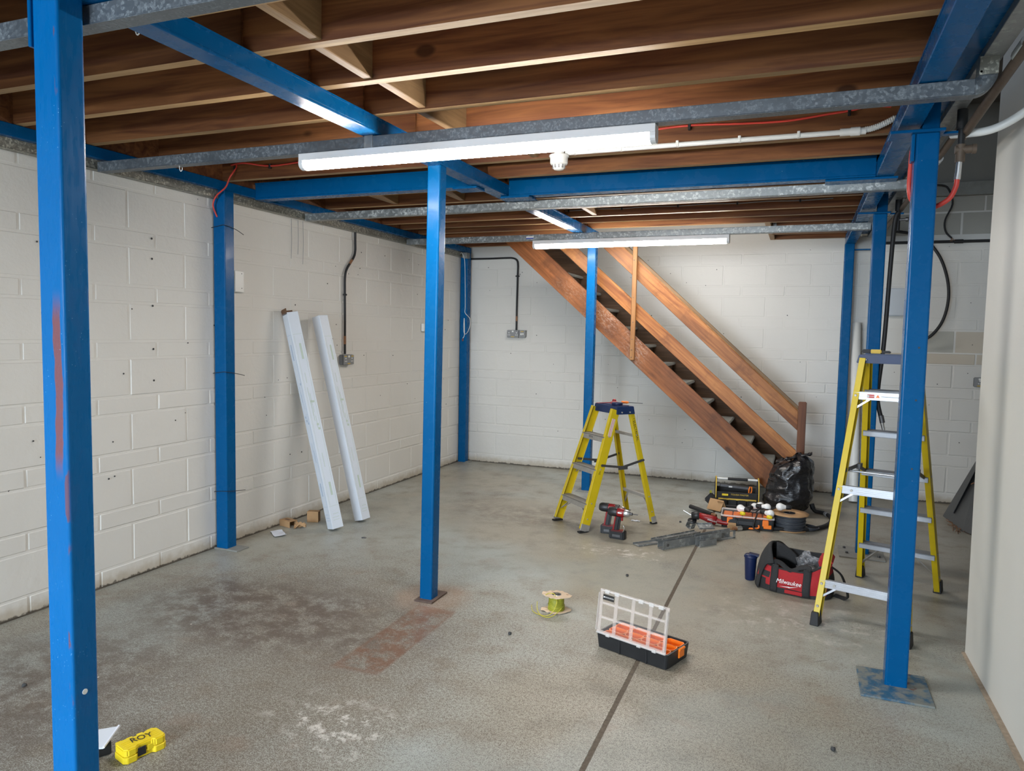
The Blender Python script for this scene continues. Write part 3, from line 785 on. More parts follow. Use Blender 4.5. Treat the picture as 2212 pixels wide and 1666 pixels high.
# red cable on the joist face
t = thing('red_cable', 'red cable clipped along the joist behind the nearer batten', 'cable', (-.4, 3.815, 2.55))
G().tube([(-.42, 0, -.005), (-.175, 0, .005), (.07, 0, -.007), (.284, 0, -.012), (.45, 0, .002), (.556, 0, .011), (.643, 0, .024), (.73, 0, .014)], .0055, 8, 6).obj('sheath', M['red_cable'], t)
for x, z in ((-.175, .005), (.556, .011)):
    G().box((x, 0, z - .008), (.014, .016, .030)).cyl((x, -.012, z - .018), (x, -.006, z - .018), .004, n=8).obj('p_clip', M['rubber'], t, .002)
t = thing('thin_cable', 'thin grey cable clipped along a joist between the two battens', 'cable', (-.7, 5.795, 2.50))
G().tube([(-2.3, 0, .0)] + [(-2.0 + .22 * k, 0, .006 * (k % 2)) for k in range(14)], .004, 6, 3).obj('sheath', M['grey_pl'], t)
for k in range(0, 13, 2): G().box((-2.0 + .22 * k, -.001, 0), (.012, .012, .022)).obj('cable_clip', M['rubber'], t)
t = thing('red_cable', 'red cable dropping down to the left wall column head', 'cable', (-3.2, 3.80, 2.52))
G().tube([(.60, 0, .02), (.25, 0, .008), (.03, 0, .0), (-.14, -.04, .02), (-.28, 0, .025)], .0055, 8, 6).tube([(-.255, .02, .04), (-.245, 0, .0), (-.265, -.03, -.06), (-.30, -.03, -.12), (-.375, -.03, -.17), (-.405, -.03, -.23), (-.40, 0, -.30)], .0055, 8, 6).obj('sheath', M['red_cable'], t)
G().box((.03, 0, -.002), (.014, .016, .03)).obj('p_clip', M['rubber'], t, .002); G().box((-.25, 0, .0), (.014, .016, .03)).obj('p_clip', M['rubber'], t, .002)
for loc, lb in (((-3.02, 2.93, 2.31), 'small white hook under trunking left of the nearer batten'), ((-2.008, 1.778, 2.432), 'small white hook under a joist at upper left')):
    g = G(); g.tube([(0, 0, .025), (0, 0, .0), (.008, 0, -.014), (.018, 0, -.006), (.018, 0, .004)], .0022, 6, 5)
    tag(g.obj('hook', M['white_pl'], loc=loc), lb, 'hook')

# ================================================================== STAIRCASE
st = thing('staircase', 'orange brown timber staircase rising left along the back wall', 'staircase', (-1.0, 7.25, 0))
SL = .880; ang = math.atan(SL)
YN, YF = 6.88, 7.60
def plank(name, y0, y1, xa, za, xb, zb, wd, mat, lab=None, cutfoot=False, cuttop=None):
    """sloping plank, (xa,za)-(xb,zb) is its top edge"""
    dx, dz = xb - xa, zb - za; L = math.hypot(dx, dz); n = (dz / L * wd, -dx / L * wd)
    P = [(xa, za), (xb, zb), (xb + n[0], zb + n[1]), (xa + n[0], za + n[1])]
    if cutfoot:   # vertical nose, level foot
        s = dz / dx
        P = [(xa, za), (xb, zb), (xb, 0.002), (xb - max(0, (zb - wd * math.sqrt(1 + s * s)) * 0) , .002)]
        low = za - wd * math.sqrt(1 + s * s)
        xf = xa + (0.002 - low) / s
        P = [(xa, za), (xb, zb), (xb, .002), (xf, .002), (xa, low)]
    if cuttop is not None:
        s = dz / dx; v = wd * math.sqrt(1 + s * s)
        xt = xa + (cuttop - za) / s; xl = xa + (cuttop - (za - v)) / s
        P = [(xt, cuttop)] + P[1:-1] + [(xl, cuttop)]
    m = Matrix(((1, 0, 0), (0, 0, -1), (0, 1, 0)))
    g = G(); g.prism([(x + 1.0, z) for x, z in P], 0, y1 - y0, m, (0, y1 - 7.25, 0))
    o = g.obj(name, mat, st, .002)
    if lab: o['label'] = lab
    return o
zt = lambda x: 1.073 - SL * (x + 1.0)
plank('stringer', YN, YN + .035, -2.72, zt(-2.72), .07, zt(.07), .200, M['stair_low'], cutfoot=True, cuttop=2.47)
ztf = lambda x: 1.105 - SL * (x + 1.0)
o = plank('stringer', YF, YF + .035, -2.72, ztf(-2.72), .13, ztf(.13), .24, M['stair_dark'], 'dark stringer against the wall', cutfoot=True, cuttop=2.47)
for k in range(1, 13):
    zt_ = .352 + .176 * (k - 2); xn = -.20 - .2005 * (k - 2)   # nose position
    if zt_ > 2.42: break
    g = G(); g.box((xn - .11 + 1.0, (YN + YF + .035) / 2 - 7.25, zt_ - .014), (.225, YF - YN - .04, .028)); g.obj('tread', M['tread'], st, .006, 2)
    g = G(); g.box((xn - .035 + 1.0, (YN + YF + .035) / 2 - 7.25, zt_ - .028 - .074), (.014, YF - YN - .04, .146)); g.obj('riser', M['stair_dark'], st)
# balustrade on the open side
YR = YN + .037
mm = (.5, 0)
def pl2(name, ua, ub, la, lb, y0, y1, mat, lab=None):
    m = Matrix(((1, 0, 0), (0, 0, -1), (0, 1, 0)))
    g = G(); g.prism([(x + 1.0, z) for x, z in (ua, ub, lb, la)], 0, y1 - y0, m, (0, y1 - 7.25, 0))
    o = g.obj(name, mat, st, .003)
    if lab: o['label'] = lab
    return o
pl2('knee_rail', (-2.14, 2.39), (-.010, .504), (-2.32, 2.39), (-.010, .339), YR, YR + .032, M['stair'])
pl2('handrail', (-1.66, 2.37), (-.008, .855), (-1.86, 2.37), (-.008, .683), YR, YR + .032, M['stair'])
pl2('handrail_cap', (-1.63, 2.385), (-.008, .897), (-1.66, 2.37), (-.008, .864), YR + .008, YR + .055, M['stair_cap'], 'darker grooved capping along the handrail')
pl2('handrail_bead', (-1.655, 2.372), (-.008, .866), (-1.665, 2.368), (-.008, .857), YR - .004, YR + .04, M['post'])
G().b2((.992, YN - 7.25 - .002, .30), (1.060, YN - 7.25 + .036, .943)).obj('newel_post', M['newel'], st, .006, 2)
G().b2((-.516 + .003, YN - 7.25 - .036, 1.262), (-.474 + .003, YN - 7.25 - .002, 2.45)).obj('hanger_post', M['post'], st, .004)
g = G()
for z in (1.29, 1.36, 1.46, 1.62, 1.85, 2.2): g.cyl((-.495 + random.uniform(-.008, .008), YN - 7.25 - .036, z), (-.495, YN - 7.25 - .0375, z), .0045, n=8)
g.obj('screw_heads', M['grip'], st, kind='stuff')

# ================================================================== LADDERS
def ladder(root, H, cap, ybf, ytf, ybb, ytb, wb0, wt0, wb1, wt1, treads, rungs, big):
    """local frame: x across, y from tread side (-) to rear (+)"""
    caplen, capd, capz0, capz1, capy = cap
    def pt(side, s, z, front):
        yb_, yt_, w0, w1 = (ybf, ytf, wb0, wt0) if front else (ybb, ytb, wb1, wt1)
        t = z / H
        return Vector((side * (w0 + (w1 - w0) * t) / 2, yb_ + (yt_ - yb_) * t, z))
    web = .072 if not big else .070; fl_ = .026 if not big else .028
    for front in (True, False):
        wd = web if front else (.040 if not big else .062)
        for side in (-1, 1):
            p0 = pt(side, 0, .022, front); p1 = pt(side, 0, H, front)
            d = (p1 - p0); L = d.length
            m = frame(d, (0, 1, 0))      # columns: x~across, y~depth
            # force x axis to be world-ish x
            c = (p0 + p1) / 2
            g = G()
            def lb(cx, cy, sx, sy): g.box(c + m @ Vector((cx, cy, 0)), (sx, sy, L), m)
            fx = -side * 1.0 * (1 if (m @ Vector((1, 0, 0))).x > 0 else -1)
            lb(0, 0, .005, wd)
            lb(fx * fl_ / 2, -wd / 2 + .0025, fl_, .005); lb(fx * fl_ / 2, wd / 2 - .0025, fl_, .005)
            rail_o = g.obj('rail', M['yellow_fg'], root, .0012)
            # foot
            q = pt(side, 0, 0, front); cx = q.x - side * .012
            if big:
                g = G(); g.box((cx, q.y, .035), (.045, wd + .012, .07), taper=.78); g.obj('rubber_foot', M['rubber'], rail_o, .003)
            else:
                g = G(); g.box((cx + side * .012, q.y + d.y / L * .03, .036), (.008, wd + .004, .052), m); g.obj('foot_plate', M['alu_dull'], rail_o, .001)
                g = G(); g.box((cx, q.y, .006), (.036, wd + .010, .012)); g.obj('rubber_foot', M['rubber'], rail_o, .002)
            g = G()
            for z in (treads if front else rungs) + [.10]:
                if z > H - .05: continue
                q = pt(side, 0, z, front); 
                g.cyl(q + Vector((side * .002, 0, 0)), q + Vector((side * .006, 0, 0)), .007, .005, n=8)
                if big:
                    yy = (-1 if front else 1) * (wd / 2)
                    g.cyl(q + Vector((-side * .012, yy, 0)), q + Vector((-side * .012, yy + (.004 if not front else -.004), 0)), .008, .006, n=8)
            g.obj('rivets', M['alu_dull'], rail_o, kind='stuff')
    for z in treads:
        a, b = pt(-1, 0, z, True), pt(1, 0, z, True)
        W = b.x - a.x - .012; y = a.y
        g = G(); g.box((0, y, z - .004), (W, .082, .008)); g.box((0, y - .039, z - .022), (W, .004, .044)); g.box((0, y + .039, z - .016), (W, .004, .032))
        for k in range(6): g.box((0, y - .030 + .012 * k, z + .0008), (W, .004, .002))
        g.obj('tread', M['alu_dull'] if not big else M['alu_tread'], root, .001)
    low = treads[-1]
    if not big:
        for s in (-1, 1):
            q = pt(s, 0, .10, True)
            for off in (.10, .15):
                G().beam((q.x - s * .006, q.y, .10), (s * (abs(q.x) - off), pt(1, 0, low, True).y, low - .03), .014, .004).obj('tread_brace', M['alu_dull'], root)
        q = pt(-1, 0, treads[1], True)
        G().beam((q.x + .006, q.y, treads[1] - .075), (q.x + .07, q.y, treads[1] - .02), .014, .004).obj('tread_brace', M['alu_dull'], root)
    else:
        for s in (-1, 1):
            q = pt(s, 0, .09, True)
            G().beam((q.x - s * .006, q.y, .09), (s * (abs(q.x) - .12), pt(1, 0, low, True).y, low - .04), .03, .006).obj('tread_brace', M['alu_dull'], root)
    for z in rungs:
        a, b = pt(-1, 0, z, False), pt(1, 0, z, False); y = a.y; W = b.x - a.x - .008
        if big:
            g = G(); g.box((0, y + .024, z), (W, .004, .042))
            for k in range(4): g.box((0, y + .0265, z - .015 + .010 * k), (W, .003, .0035))
            g.box((0, y + .012, z + .019), (W, .022, .003))
            g.obj('rear_rail_bar', M['alu'], root, .0005)
            for s in (-1, 1):
                G().beam((s * (W / 2 + .0), pt(1, 0, z - .075, False).y + .012, z - .075), (s * (W / 2 - .075), y + .020, z - .018), .012, .010).obj('bar_brace', M['alu'], root)
                G().cyl((s * (W / 2 - .07), y + .027, z), (s * (W / 2 - .07), y + .033, z), .007, n=8).obj('rivet', M['alu_dull'], root)
        else:
            g = G(); g.box((0, y, z), (W, .026 if z < .3 else .012, .012)); g.box((0, y - .012, z - .008), (W, .003, .018)); g.obj('rear_bar', M['alu_dull'], root, .0008)
    if not big:
        z = rungs[-1]; y = pt(1, 0, z, False).y
        for s in (-1, 1):
            q = pt(s, 0, z - .12, False); G().beam((q.x - s * .004, q.y, z - .12), (s * (abs(q.x) - .085), y, z - .01), .013, .004).obj('bar_brace', M['alu_dull'], root)
    # cap
    g = G(); g.box((0, capy, (capz0 + capz1) / 2), (caplen, capd, capz1 - capz0), taper=.93)
    g.box((0, capy, capz1 + .002), (caplen * .80, capd * .62, .006))
    g.obj('top_cap', M['ladder_blue'], root, .006, 2)
    g = G()
    for x in (-.35, .35): g.cyl((x * caplen, capy + capd * .49, capz0 + .02), (x * caplen, capy + capd * .5 + .004, capz0 + .02), .006, n=8)
    for yy in (-.25, .2): g.cyl((caplen * .48, capy + yy * capd, capz0 + .016), (caplen * .5 + .004, capy + yy * capd, capz0 + .016), .006, n=8)
    g.obj('cap_rivets', M['alu_dull'], root, kind='stuff')
    return pt

L1 = thing('stepladder', 'short yellow stepladder with three treads and navy top', 'ladder', (-1.402, 5.652, 0), math.atan2(-.674, .739))
pt1 = ladder(L1, .92, (.345, .165, .885, .945, .048), -.333, -.035, .333, .118, .415, .30, .39, .27, [.715, .470, .215], [.715, .222], False)
# spreaders
for s in (-1, 1):
    z = .50; a = pt1(s, 0, z, True); b_ = pt1(s, 0, z + .02, False); x = s * (abs(a.x) + (.008 if s > 0 else -.02))
    m = (a + b_) / 2
    g = G(); g.beam((x, a.y, z), (x, m.y + .02, z - .028), .004, .018); g.beam((x - s * .004, b_.y, z + .02), (x - s * .004, m.y - .01, z - .028), .004, .018)
    g.box((x + s * .004, m.y, z - .028), (.004, .085, .030))
    for k in (-.03, .0, .03): g.cyl((x + s * .005, m.y + k, z - .024), (x + s * .009, m.y + k, z - .024), .006, n=8)
    g.cyl((x, a.y, z), (x + s * .006, a.y, z), .010, n=8); g.cyl((x, b_.y, z + .02), (x + s * .006, b_.y, z + .02), .010, n=8)
    g.obj('spreader', M['grip'], L1)
# labels stuck on the near right rail, marker writing on the rear rail
def rail_frame(ptf, side, z, front):
    a, b_ = ptf(side, 0, z - .05, front), ptf(side, 0, z + .05, front); d = (b_ - a).normalized()
    nx = Vector((side, 0, 0)); nx = (nx - d * nx.dot(d)).normalized()
    return ptf(side, 0, z, front), d, nx
q, d, nx = rail_frame(pt1, 1, .785, True)
rotm = Matrix((d, nx.cross(d), nx)).transposed()
e = rotm.to_euler()
G().box((0, 0, 0), (.14, .030, .0006)).obj('warning_label', M['white_pl'], L1, loc=q + nx * .0036, rot=e)
g = G()
for k in range(26):
    x = -.066 + .0053 * k
    g.box((x, .006, .0006), (.0032, .009, .0004)); g.box((x, -.007, .0006), (.0036, .006, .0004))
g.obj('label_print', M['red_ink'], L1, loc=q + nx * .0036, rot=e, kind='stuff')
q, d, nx = rail_frame(pt1, 1, .50, True)
rotm = Matrix((d, nx.cross(d), nx)).transposed()
text('size_mark', '2m', .022, M['ink'], L1, q + nx * .0036 + d * (-.06), rotm.to_euler(), .0003)
q, d, nx = rail_frame(pt1, 1, .76, False)
rotm = Matrix((-d, nx.cross(-d), nx)).transposed()
text('marker_writing', '* ELECTRICAL', .026, M['ink'], L1, q + nx * .0036, rotm.to_euler(), .0003, sx=1.15)
text('tread_writing', 'YETTA', .020, M['ink'], L1, (-.03, pt1(1, 0, .715, True).y - .0415, .694), (R(90), 0, 0), .0003)
# tools lying on the cap
mat1 = Matrix.Rotation(math.atan2(-.674, .739), 4, 'Z'); 
def on1(x, y, z=.954): p = mat1 @ Vector((x, y, 0)); return (p.x - 1.402, p.y + 5.652, z)
def screwdriver(label, loc, rz, hmat, L=.16, tip='steel', hl=.06, r=.011, group=None):
    t = thing('screwdriver', label, 'screwdriver', loc, rz)
    g = G(); 
    m = Matrix(((0, 0, 1), (1, 0, 0), (0, 1, 0)))
    g.lathe([(.001, 0), (r * .8, .003), (r, .012), (r * .85, hl * .5), (r, hl * .75), (r * .55, hl)], 10, (0, 0, r), m); g.obj('handle', M[hmat], t)
    G().cyl((hl, 0, r), (L, 0, r * .5), .0032, .0025, 8).obj('blade', M[tip], t)
    return t
screwdriver('red handled screwdriver pointing left on the short stepladder top', on1(.05, .05), R(200), 'red', .17, 'red')
screwdriver('orange handled screwdriver crossing on the short stepladder top', on1(.02, .10), R(15), 'orange', .17, 'grip')
t = thing('tape_roll', 'navy roll of tape at the right of the short stepladder top', 'tape', on1(.085, .02, .953))
g = G(); g.lathe([(.024, 0), (.042, 0), (.042, .018), (.024, .018), (.024, 0)], 26); g.obj('tape', M['navy'], t); G().lathe([(.0238, .0005), (.0243, .0005), (.0243, .0175), (.0238, .0175)], 22).obj('core', M['card_dark'], t)
t = thing('hex_driver', 'dark red round knob driver at the back of the short stepladder top', 'screwdriver', on1(-.055, .085, .951))
G().lathe([(.001, .0), (.012, .002), (.017, .014), (.016, .026), (.008, .034), (.001, .035)], 14).obj('handle', M['red'], t); G().cyl((.015, 0, .008), (.06, 0, .004), .003, n=6).obj('blade', M['steel'], t)

L2 = thing('stepladder', 'tall yellow stepladder with five treads behind the right column', 'ladder', (.476, 4.513, 0), math.atan2(.276, -.96))
pt2 = ladder(L2, 1.395, (.312, .17, 1.372, 1.418, .095), -.50, .045, .50, .165, .455, .27, .455, .27, [1.22, .98, .735, .49, .25], [1.20, .705, .215], True)
for s in (-1, 1):
    z = .66; a = pt2(s, 0, z + .06, True); b_ = pt2(s, 0, z + .14, False); x = s * (abs(a.x) - .028); mm_ = (a + b_) / 2
    g = G(); g.beam((x, a.y, z + .06), (x, mm_.y, z + .13), .005, .020); g.beam((x, b_.y, z + .14), (x, mm_.y, z + .13), .005, .020); g.box((x - s * .006, mm_.y - .03, z + .125), (.02, .06, .03))
    g.obj('spreader', M['grip'], L2)
yb_ = pt2(1, 0, .78, False).y
G().cyl((-.17, yb_ - .10, .785), (.17, yb_ - .10, .785), .006, n=10).obj('spreader_rod', M['alu'], L2)
yq = pt2(1, 0, 1.2, False).y + .0285
G().box((.062, yq, 1.2), (.034, .0012, .018)).obj('danger_label', M['red_ink'], L2)
text('danger_word', 'DANGER', .0085, M['white_ink'], L2, (.062, yq + .0009, 1.2), (R(90), 0, R(180)), .0002)
G().prism([(-.010, -.007), (.010, -.007), (0, .010)], 0, .001, Matrix(((-1, 0, 0), (0, 0, 1), (0, 1, 0))), (.028, yq, 1.2)).obj('warning_triangle', M['orange'], L2)
g = G()
for k in range(14): g.box((.008 - .006 * k, yq, 1.2), (.0045, .0012, .0025))
g.obj('label_print', M['ink'], L2, kind='stuff')
t = thing('utility_knife', 'yellow and black utility knife on the tall stepladder top', 'knife', (.362, 4.425, 1.424), R(-12))
G().box((.012, 0, .012), (.055, .024, .022)).obj('grip', M['gold'], t, .004, 2)
G().box((-.034, 0, .012), (.042, .026, .022)).obj('rear_handle', M['rubber'], t, .004, 2); G().box((.062, 0, .010), (.05, .020, .014), taper=.8).obj('nose', M['rubber'], t, .004, 2)

# ================================================================== WALL FITTINGS
def pipe(g, pts, r, n=10, sub=6): return g.tube(pts, r, n, sub)
def socket(label, loc, rz, w_=.145, d_=.045, h=.085, kind='double', mat='grey_pl'):
    """metal-clad socket box, local front faces -y"""
    t = thing('wall_socket', label, 'socket', loc, rz)
    G().box((0, -d_ / 2, 0), (w_, d_, h)).obj('back_box', M['grey_dark'], t, .006, 2)
    fp = G().box((0, -d_ - .002, 0), (w_ * .97, .005, h * .95)).obj('front_plate', M[mat], t, .0015)
    yy = -d_ - .0055
    for x in ((-.045, .045) if kind == 'double' else (0,)):
        g = G(); g.box((x, yy, .012), (.008, .001, .012)); g.box((x - .009, yy, -.012), (.010, .001, .006)); g.box((x + .009, yy, -.012), (.010, .001, .006)); g.obj('pin_holes', M['white_ink'], fp)
    G().box((0, yy, .028), (.022, .002, .018)).obj('switch', M['white_pl'], fp, .001)
    G().box((0, yy, -.032), (.040, .001, .008)).obj('yellow_sticker', M['gold'], fp)
    return t
s1 = socket('grey metal double socket on the left wall right of the leaning cartons', (XL + .008, 5.295, 1.243), R(90), .155)
G().box((-.05, -.051, .030), (.03, .001, .008)).box((.05, -.051, .030), (.03, .001, .008)).obj('yellow_sticker', M['gold'], s1)
t = thing('cable_conduit', 'black conduit bending down the left wall to the double socket', 'conduit', (XL + .022, 5.286, 1.29))
pipe(G(), [(0, 0, 0), (0, 0, .3), (0, -.003, .52), (0, .0, .66), (0, .03, .73), (0, .125, .83), (0, .150, .89), (0, .150, .96), (0, .150, 1.06)], .0105).obj('pipe', M['rubber'], t)
G().cyl((0, 0, .085), (0, 0, .155), .0112, n=12).obj('bare_band', M['copper'], t)
G().cyl((0, .066, .768), (0, .10, .805), .0114, n=12).obj('bare_band', M['copper'], t)
G().box((0, 0, .505), (.012, .048, .012)).cyl((0, 0, .497), (0, 0, .513), .0135, n=12).obj('saddle', M['rubber'], t, .002)
s2 = socket('grey metal socket with switch unit on the back wall left of the stairs', (-3.015, YB - .006, 1.487), 0, .140)
G().prism([(-.035, -.042), (.028, -.042), (.040, -.030), (.040, .042), (-.035, .042)], 0, .048, Matrix(((1, 0, 0), (0, 0, -1), (0, 1, 0))), (.109, -.0, 0)).obj('switch_unit', M['grey_pl'], s2, .003)
G().box((.10, -.0495, -.002), (.014, .002, .022)).box((.122, -.0495, .0), (.014, .002, .020)).obj('switch_rocker', M['white_pl'], s2)
G().box((.112, -.049, .028), (.034, .001, .008)).obj('yellow_sticker', M['gold'], s2)
t = thing('cable_conduit', 'dark conduit running along the back wall and down to its socket', 'conduit', (-2.985, YB - .020, 1.53))
pipe(G(), [(0, 0, 0), (0, 0, .3), (.003, 0, .6), (.004, 0, .72), (-.01, 0, .775), (-.06, 0, .80), (-.15, 0, .803), (-.35, 0, .80), (-.60, 0, .80)], .0105).obj('pipe', M['rubber'], t)
G().cyl((0, 0, .10), (0, 0, .155), .0112, n=12).obj('bare_band', M['copper'], t)
G().box((.002, 0, .60), (.050, .012, .012)).cyl((.002, 0, .59), (.002, 0, .61), .0135, n=12).obj('saddle', M['rubber'], t, .002)
t = thing('terminal_box', 'grey end box of wall trunking in the far left corner', 'trunking', (-3.545, 7.50, 2.352)); G().box((0, 0, 0), (.055, .09, .062)).obj('box', M['galv_dull'], t, .003)
t = thing('blank_plate', 'white painted metal plate on the left wall by the blue column', 'plate', (XL + .010, 4.02, 1.815), R(90))
G().box((0, -.012, 0), (.085, .024, .145)).obj('plate', M['white_pl'], t, .003)
for z in (-.045, .055): G().cyl((.02, -.025, z), (.02, -.0235, z), .004, n=8).obj('screw', M['grip'], t)
t = thing('junction_box', 'small white box on the left wall partly behind the middle column', 'box', (XL + .008, 6.70, 1.535), R(90)); G().box((0, -.015, 0), (.09, .03, .08)).obj('box', M['white_pl'], t, .004, 2)
t = thing('loose_cable', 'thin white cable looped and hanging in the far left corner', 'cable', (-3.52, 7.40, 2.33))
pipe(G(), [(0, -.1, .02), (.01, -.08, .03), (.02, -.03, -.05), (.03, -.03, -.3), (.03, -.02, -.55), (.03, -.02, -.62), (.05, .06, -.68), (.04, .09, -.76), (.03, .04, -.84), (.03, -.03, -.85), (.03, -.05, -.78), (.03, -.04, -.68), (.03, -.03, -.86), (.02, -.05, -.90)], .003, 6, 5).obj('cable', M['white_pl'], t)
G().box((.02, -.05, -.92), (.012, .014, .03)).obj('plug', M['skin_brown'], t, .002)
# marks scratched on wall: drips
g = G()
for y, a in ((4.60, .30), (4.68, .26), (4.74, .33)): g.tube([(XL + .009, y, 2.33), (XL + .009, y + .006, 2.33 - a * .5), (XL + .009, y - .002, 2.33 - a)], .0018, 5, 3)
g.obj('drip_marks', M['grey_pl'], wl, kind='stuff')
# right hand fittings
s3 = socket('grey metal single socket low on the back wall beside the partition', (1.495, YB - .006, 1.135), 0, .088, .04, .086, 'single')
t = thing('cable_conduit', 'dark conduit down the back wall to the single socket', 'conduit', (1.53, YB - .02, 1.18))
pipe(G(), [(0, 0, 0), (.005, 0, .4), (.01, 0, .6), (.012, 0, 1.2), (.0, 0, 1.28)], .011).obj('pipe', M['rubber'], t)
G().cyl((.005, 0, .37), (.005, 0, .43), .0118, n=12).obj('bare_band', M['copper'], t)
t = thing('cable_conduit', 'black pipe running level across the back wall at upper right', 'conduit', (1.1, YB - .03, 2.395))
G().cyl((-.42, 0, 0), (.45, 0, .0), .013, n=12).obj('pipe', M['rubber'], t); G().cyl((.13, 0, 0), (.20, 0, 0), .018, n=12).obj('coupler', M['rubber'], t)
t = thing('meter_box', 'white cupboard box on the back wall behind the right column', 'box', (.785, YB - .006, 1.85))
G().box((0, -.03, 0), (.20, .06, .255)).obj('case', M['box_grey'], t, .005, 2); G().box((-.005, -.066, 0), (.185, .008, .245)).obj('door', M['box_grey'], t, .003); G().box((.075, -.069, .01), (.016, .002, .003)).obj('latch', M['ink'], t)
G().box((.10, -.015, .165), (.05, .03, .065)).obj('fused_spur', M['white_pl'], t, .003)
t = thing('air_hose', 'black hose hanging in a long curve on the back wall at right', 'hose', (1.0, YB - .14, 2.2))
pipe(G(), [(-.28, .06, .30), (-.05, .04, .24), (.09, 0, .08), (.17, 0, -.12), (.195, 0, -.32), (.16, 0, -.52), (.07, 0, -.66), (-.04, .02, -.715)], .0135).obj('hose', M['rubber'], t)
t = thing('air_hose', 'black hose with metal coupling hanging beside the column behind the tall ladder', 'hose', (.545, 5.60, 2.30))
pipe(G(), [(.02, 0, .06), (.0, 0, 0), (-.012, 0, -.3), (-.025, 0, -.8), (-.045, 0, -1.1), (-.045, 0, -1.22), (-.02, 0, -1.33)], .0145).obj('hose', M['rubber'], t)
G().cyl((-.02, 0, -1.32), (-.008, 0, -1.37), .017, n=10).obj('clamp', M['grip'], t); G().cyl((-.010, 0, -1.37), (.004, 0, -1.43), .013, .009, 8).obj('coupling', M['silver'], t)
t = thing('valve', 'dark pipe valve on bracket beside the column behind the tall ladder', 'valve', (.565, 5.62, 2.33))
G().cyl((0, 0, .04), (0, 0, .13), .022, n=10).cyl((0, 0, -.09), (0, 0, .04), .014, n=10).obj('body', M['rubber'], t); G().cyl((0, 0, -.02), (.05, -.02, -.02), .009, n=8).cyl((.045, -.02, -.02), (.06, -.025, -.02), .016, n=8).obj('handle', M['grip'], t)
t = thing('steel_pipe', 'brown steel pipe running along outside the right beam', 'pipe', (.60, 4.2, 2.40))
g = G(); g.cyl((.025, -1.8, .06), (-.02, -.62, -.055), .017, n=12); g.obj('pipe', M['brown_pipe'], t)
G().cyl((-.02, -.58, .0), (-.02, 1.4, -.02), .015, n=12).cyl((-.02, 1.40, -.02), (-.03, 3.2, -.01), .015, n=12).obj('pipe', M['brown_pipe'], t)
G().cyl((.012, -1.44, .035), (.008, -1.34, .025), .022, n=12).cyl((-.02, -.05, -.01), (-.02, .03, -.01), .021, n=12).obj('union', M['silver'], t)
t = thing('valve', 'brass and black air valve with red hose at the head of the near right column', 'valve', (.565, 3.50, 2.33))
G().cyl((0, 0, .03), (0, 0, .11), .020, n=12).cyl((0, 0, -.03), (0, 0, .04), .013, n=10).obj('plug', M['rubber'], t)
G().cyl((-.02, 0, -.05), (.04, 0, -.05), .017, n=10).cyl((.04, 0, -.05), (.055, 0, -.05), .020, n=10).cyl((0, 0, -.1), (0, 0, -.03), .018, n=10).obj('valve_body', M['brown_pipe'], t)
G().cyl((-.004, 0, -.155), (-.002, 0, -.10), .012, n=6).cyl((-.006, 0, -.17), (-.004, 0, -.145), .012, n=8).obj('coupling', M['silver'], t)
pipe(G(), [(-.006, 0, -.16), (-.008, .01, -.20), (-.03, .03, -.245), (-.09, .06, -.27), (-.155, .06, -.24), (-.172, .05, -.19), (-.172, .05, -.12), (-.170, .05, -.03)], .010).obj('red_hose', M['red_cable'], t)
t = thing('cable_conduit', 'white flexible conduit curving to the partition at upper right', 'conduit', (.60, 3.52, 2.36))
pipe(G(), [(-.06, .05, .0), (0, .0, -.012), (.07, -.03, -.010), (.14, -.06, .02), (.195, -.10, .065), (.22, -.2, .12)], .0165, 12).obj('hose', M['white_pl'], t)
t = thing('loose_cable', 'black cable end hanging loose from the lintel at right', 'cable', (1.15, 7.60, 2.84))
pipe(G(), [(-.25, .02, .06), (-.05, .0, .05), (.01, 0, .0), (.04, 0, -.12), (-.01, 0, -.26), (.0, 0, -.36), (.05, 0, -.42)], .008, 6, 5).obj('cable', M['rubber'], t)
G().tube([(.05, 0, -.42), (.055, 0, -.45)], .002, 4, 1).tube([(.05, 0, -.42), (.075, 0, -.44)], .002, 4, 1).tube([(.05, 0, -.42), (.04, 0, -.45)], .002, 4, 1).obj('bare_wires', M['copper'], t)
t = thing('plastic_pipe', 'white plastic pipe leaning on the back wall beside the blue column', 'pipe', (.500, 7.36, 0))
g = G(); a, b = Vector((0, 0, .0)), Vector((-.035, .24, 1.645)); m = frame(b - a); n = 18
g.lathe([(.040, 0), (.040, (b - a).length), (.036, (b - a).length), (.036, .0)], n, a + Vector((0, 0, .008)), m); g.obj('pipe', M['white_pl'], t)

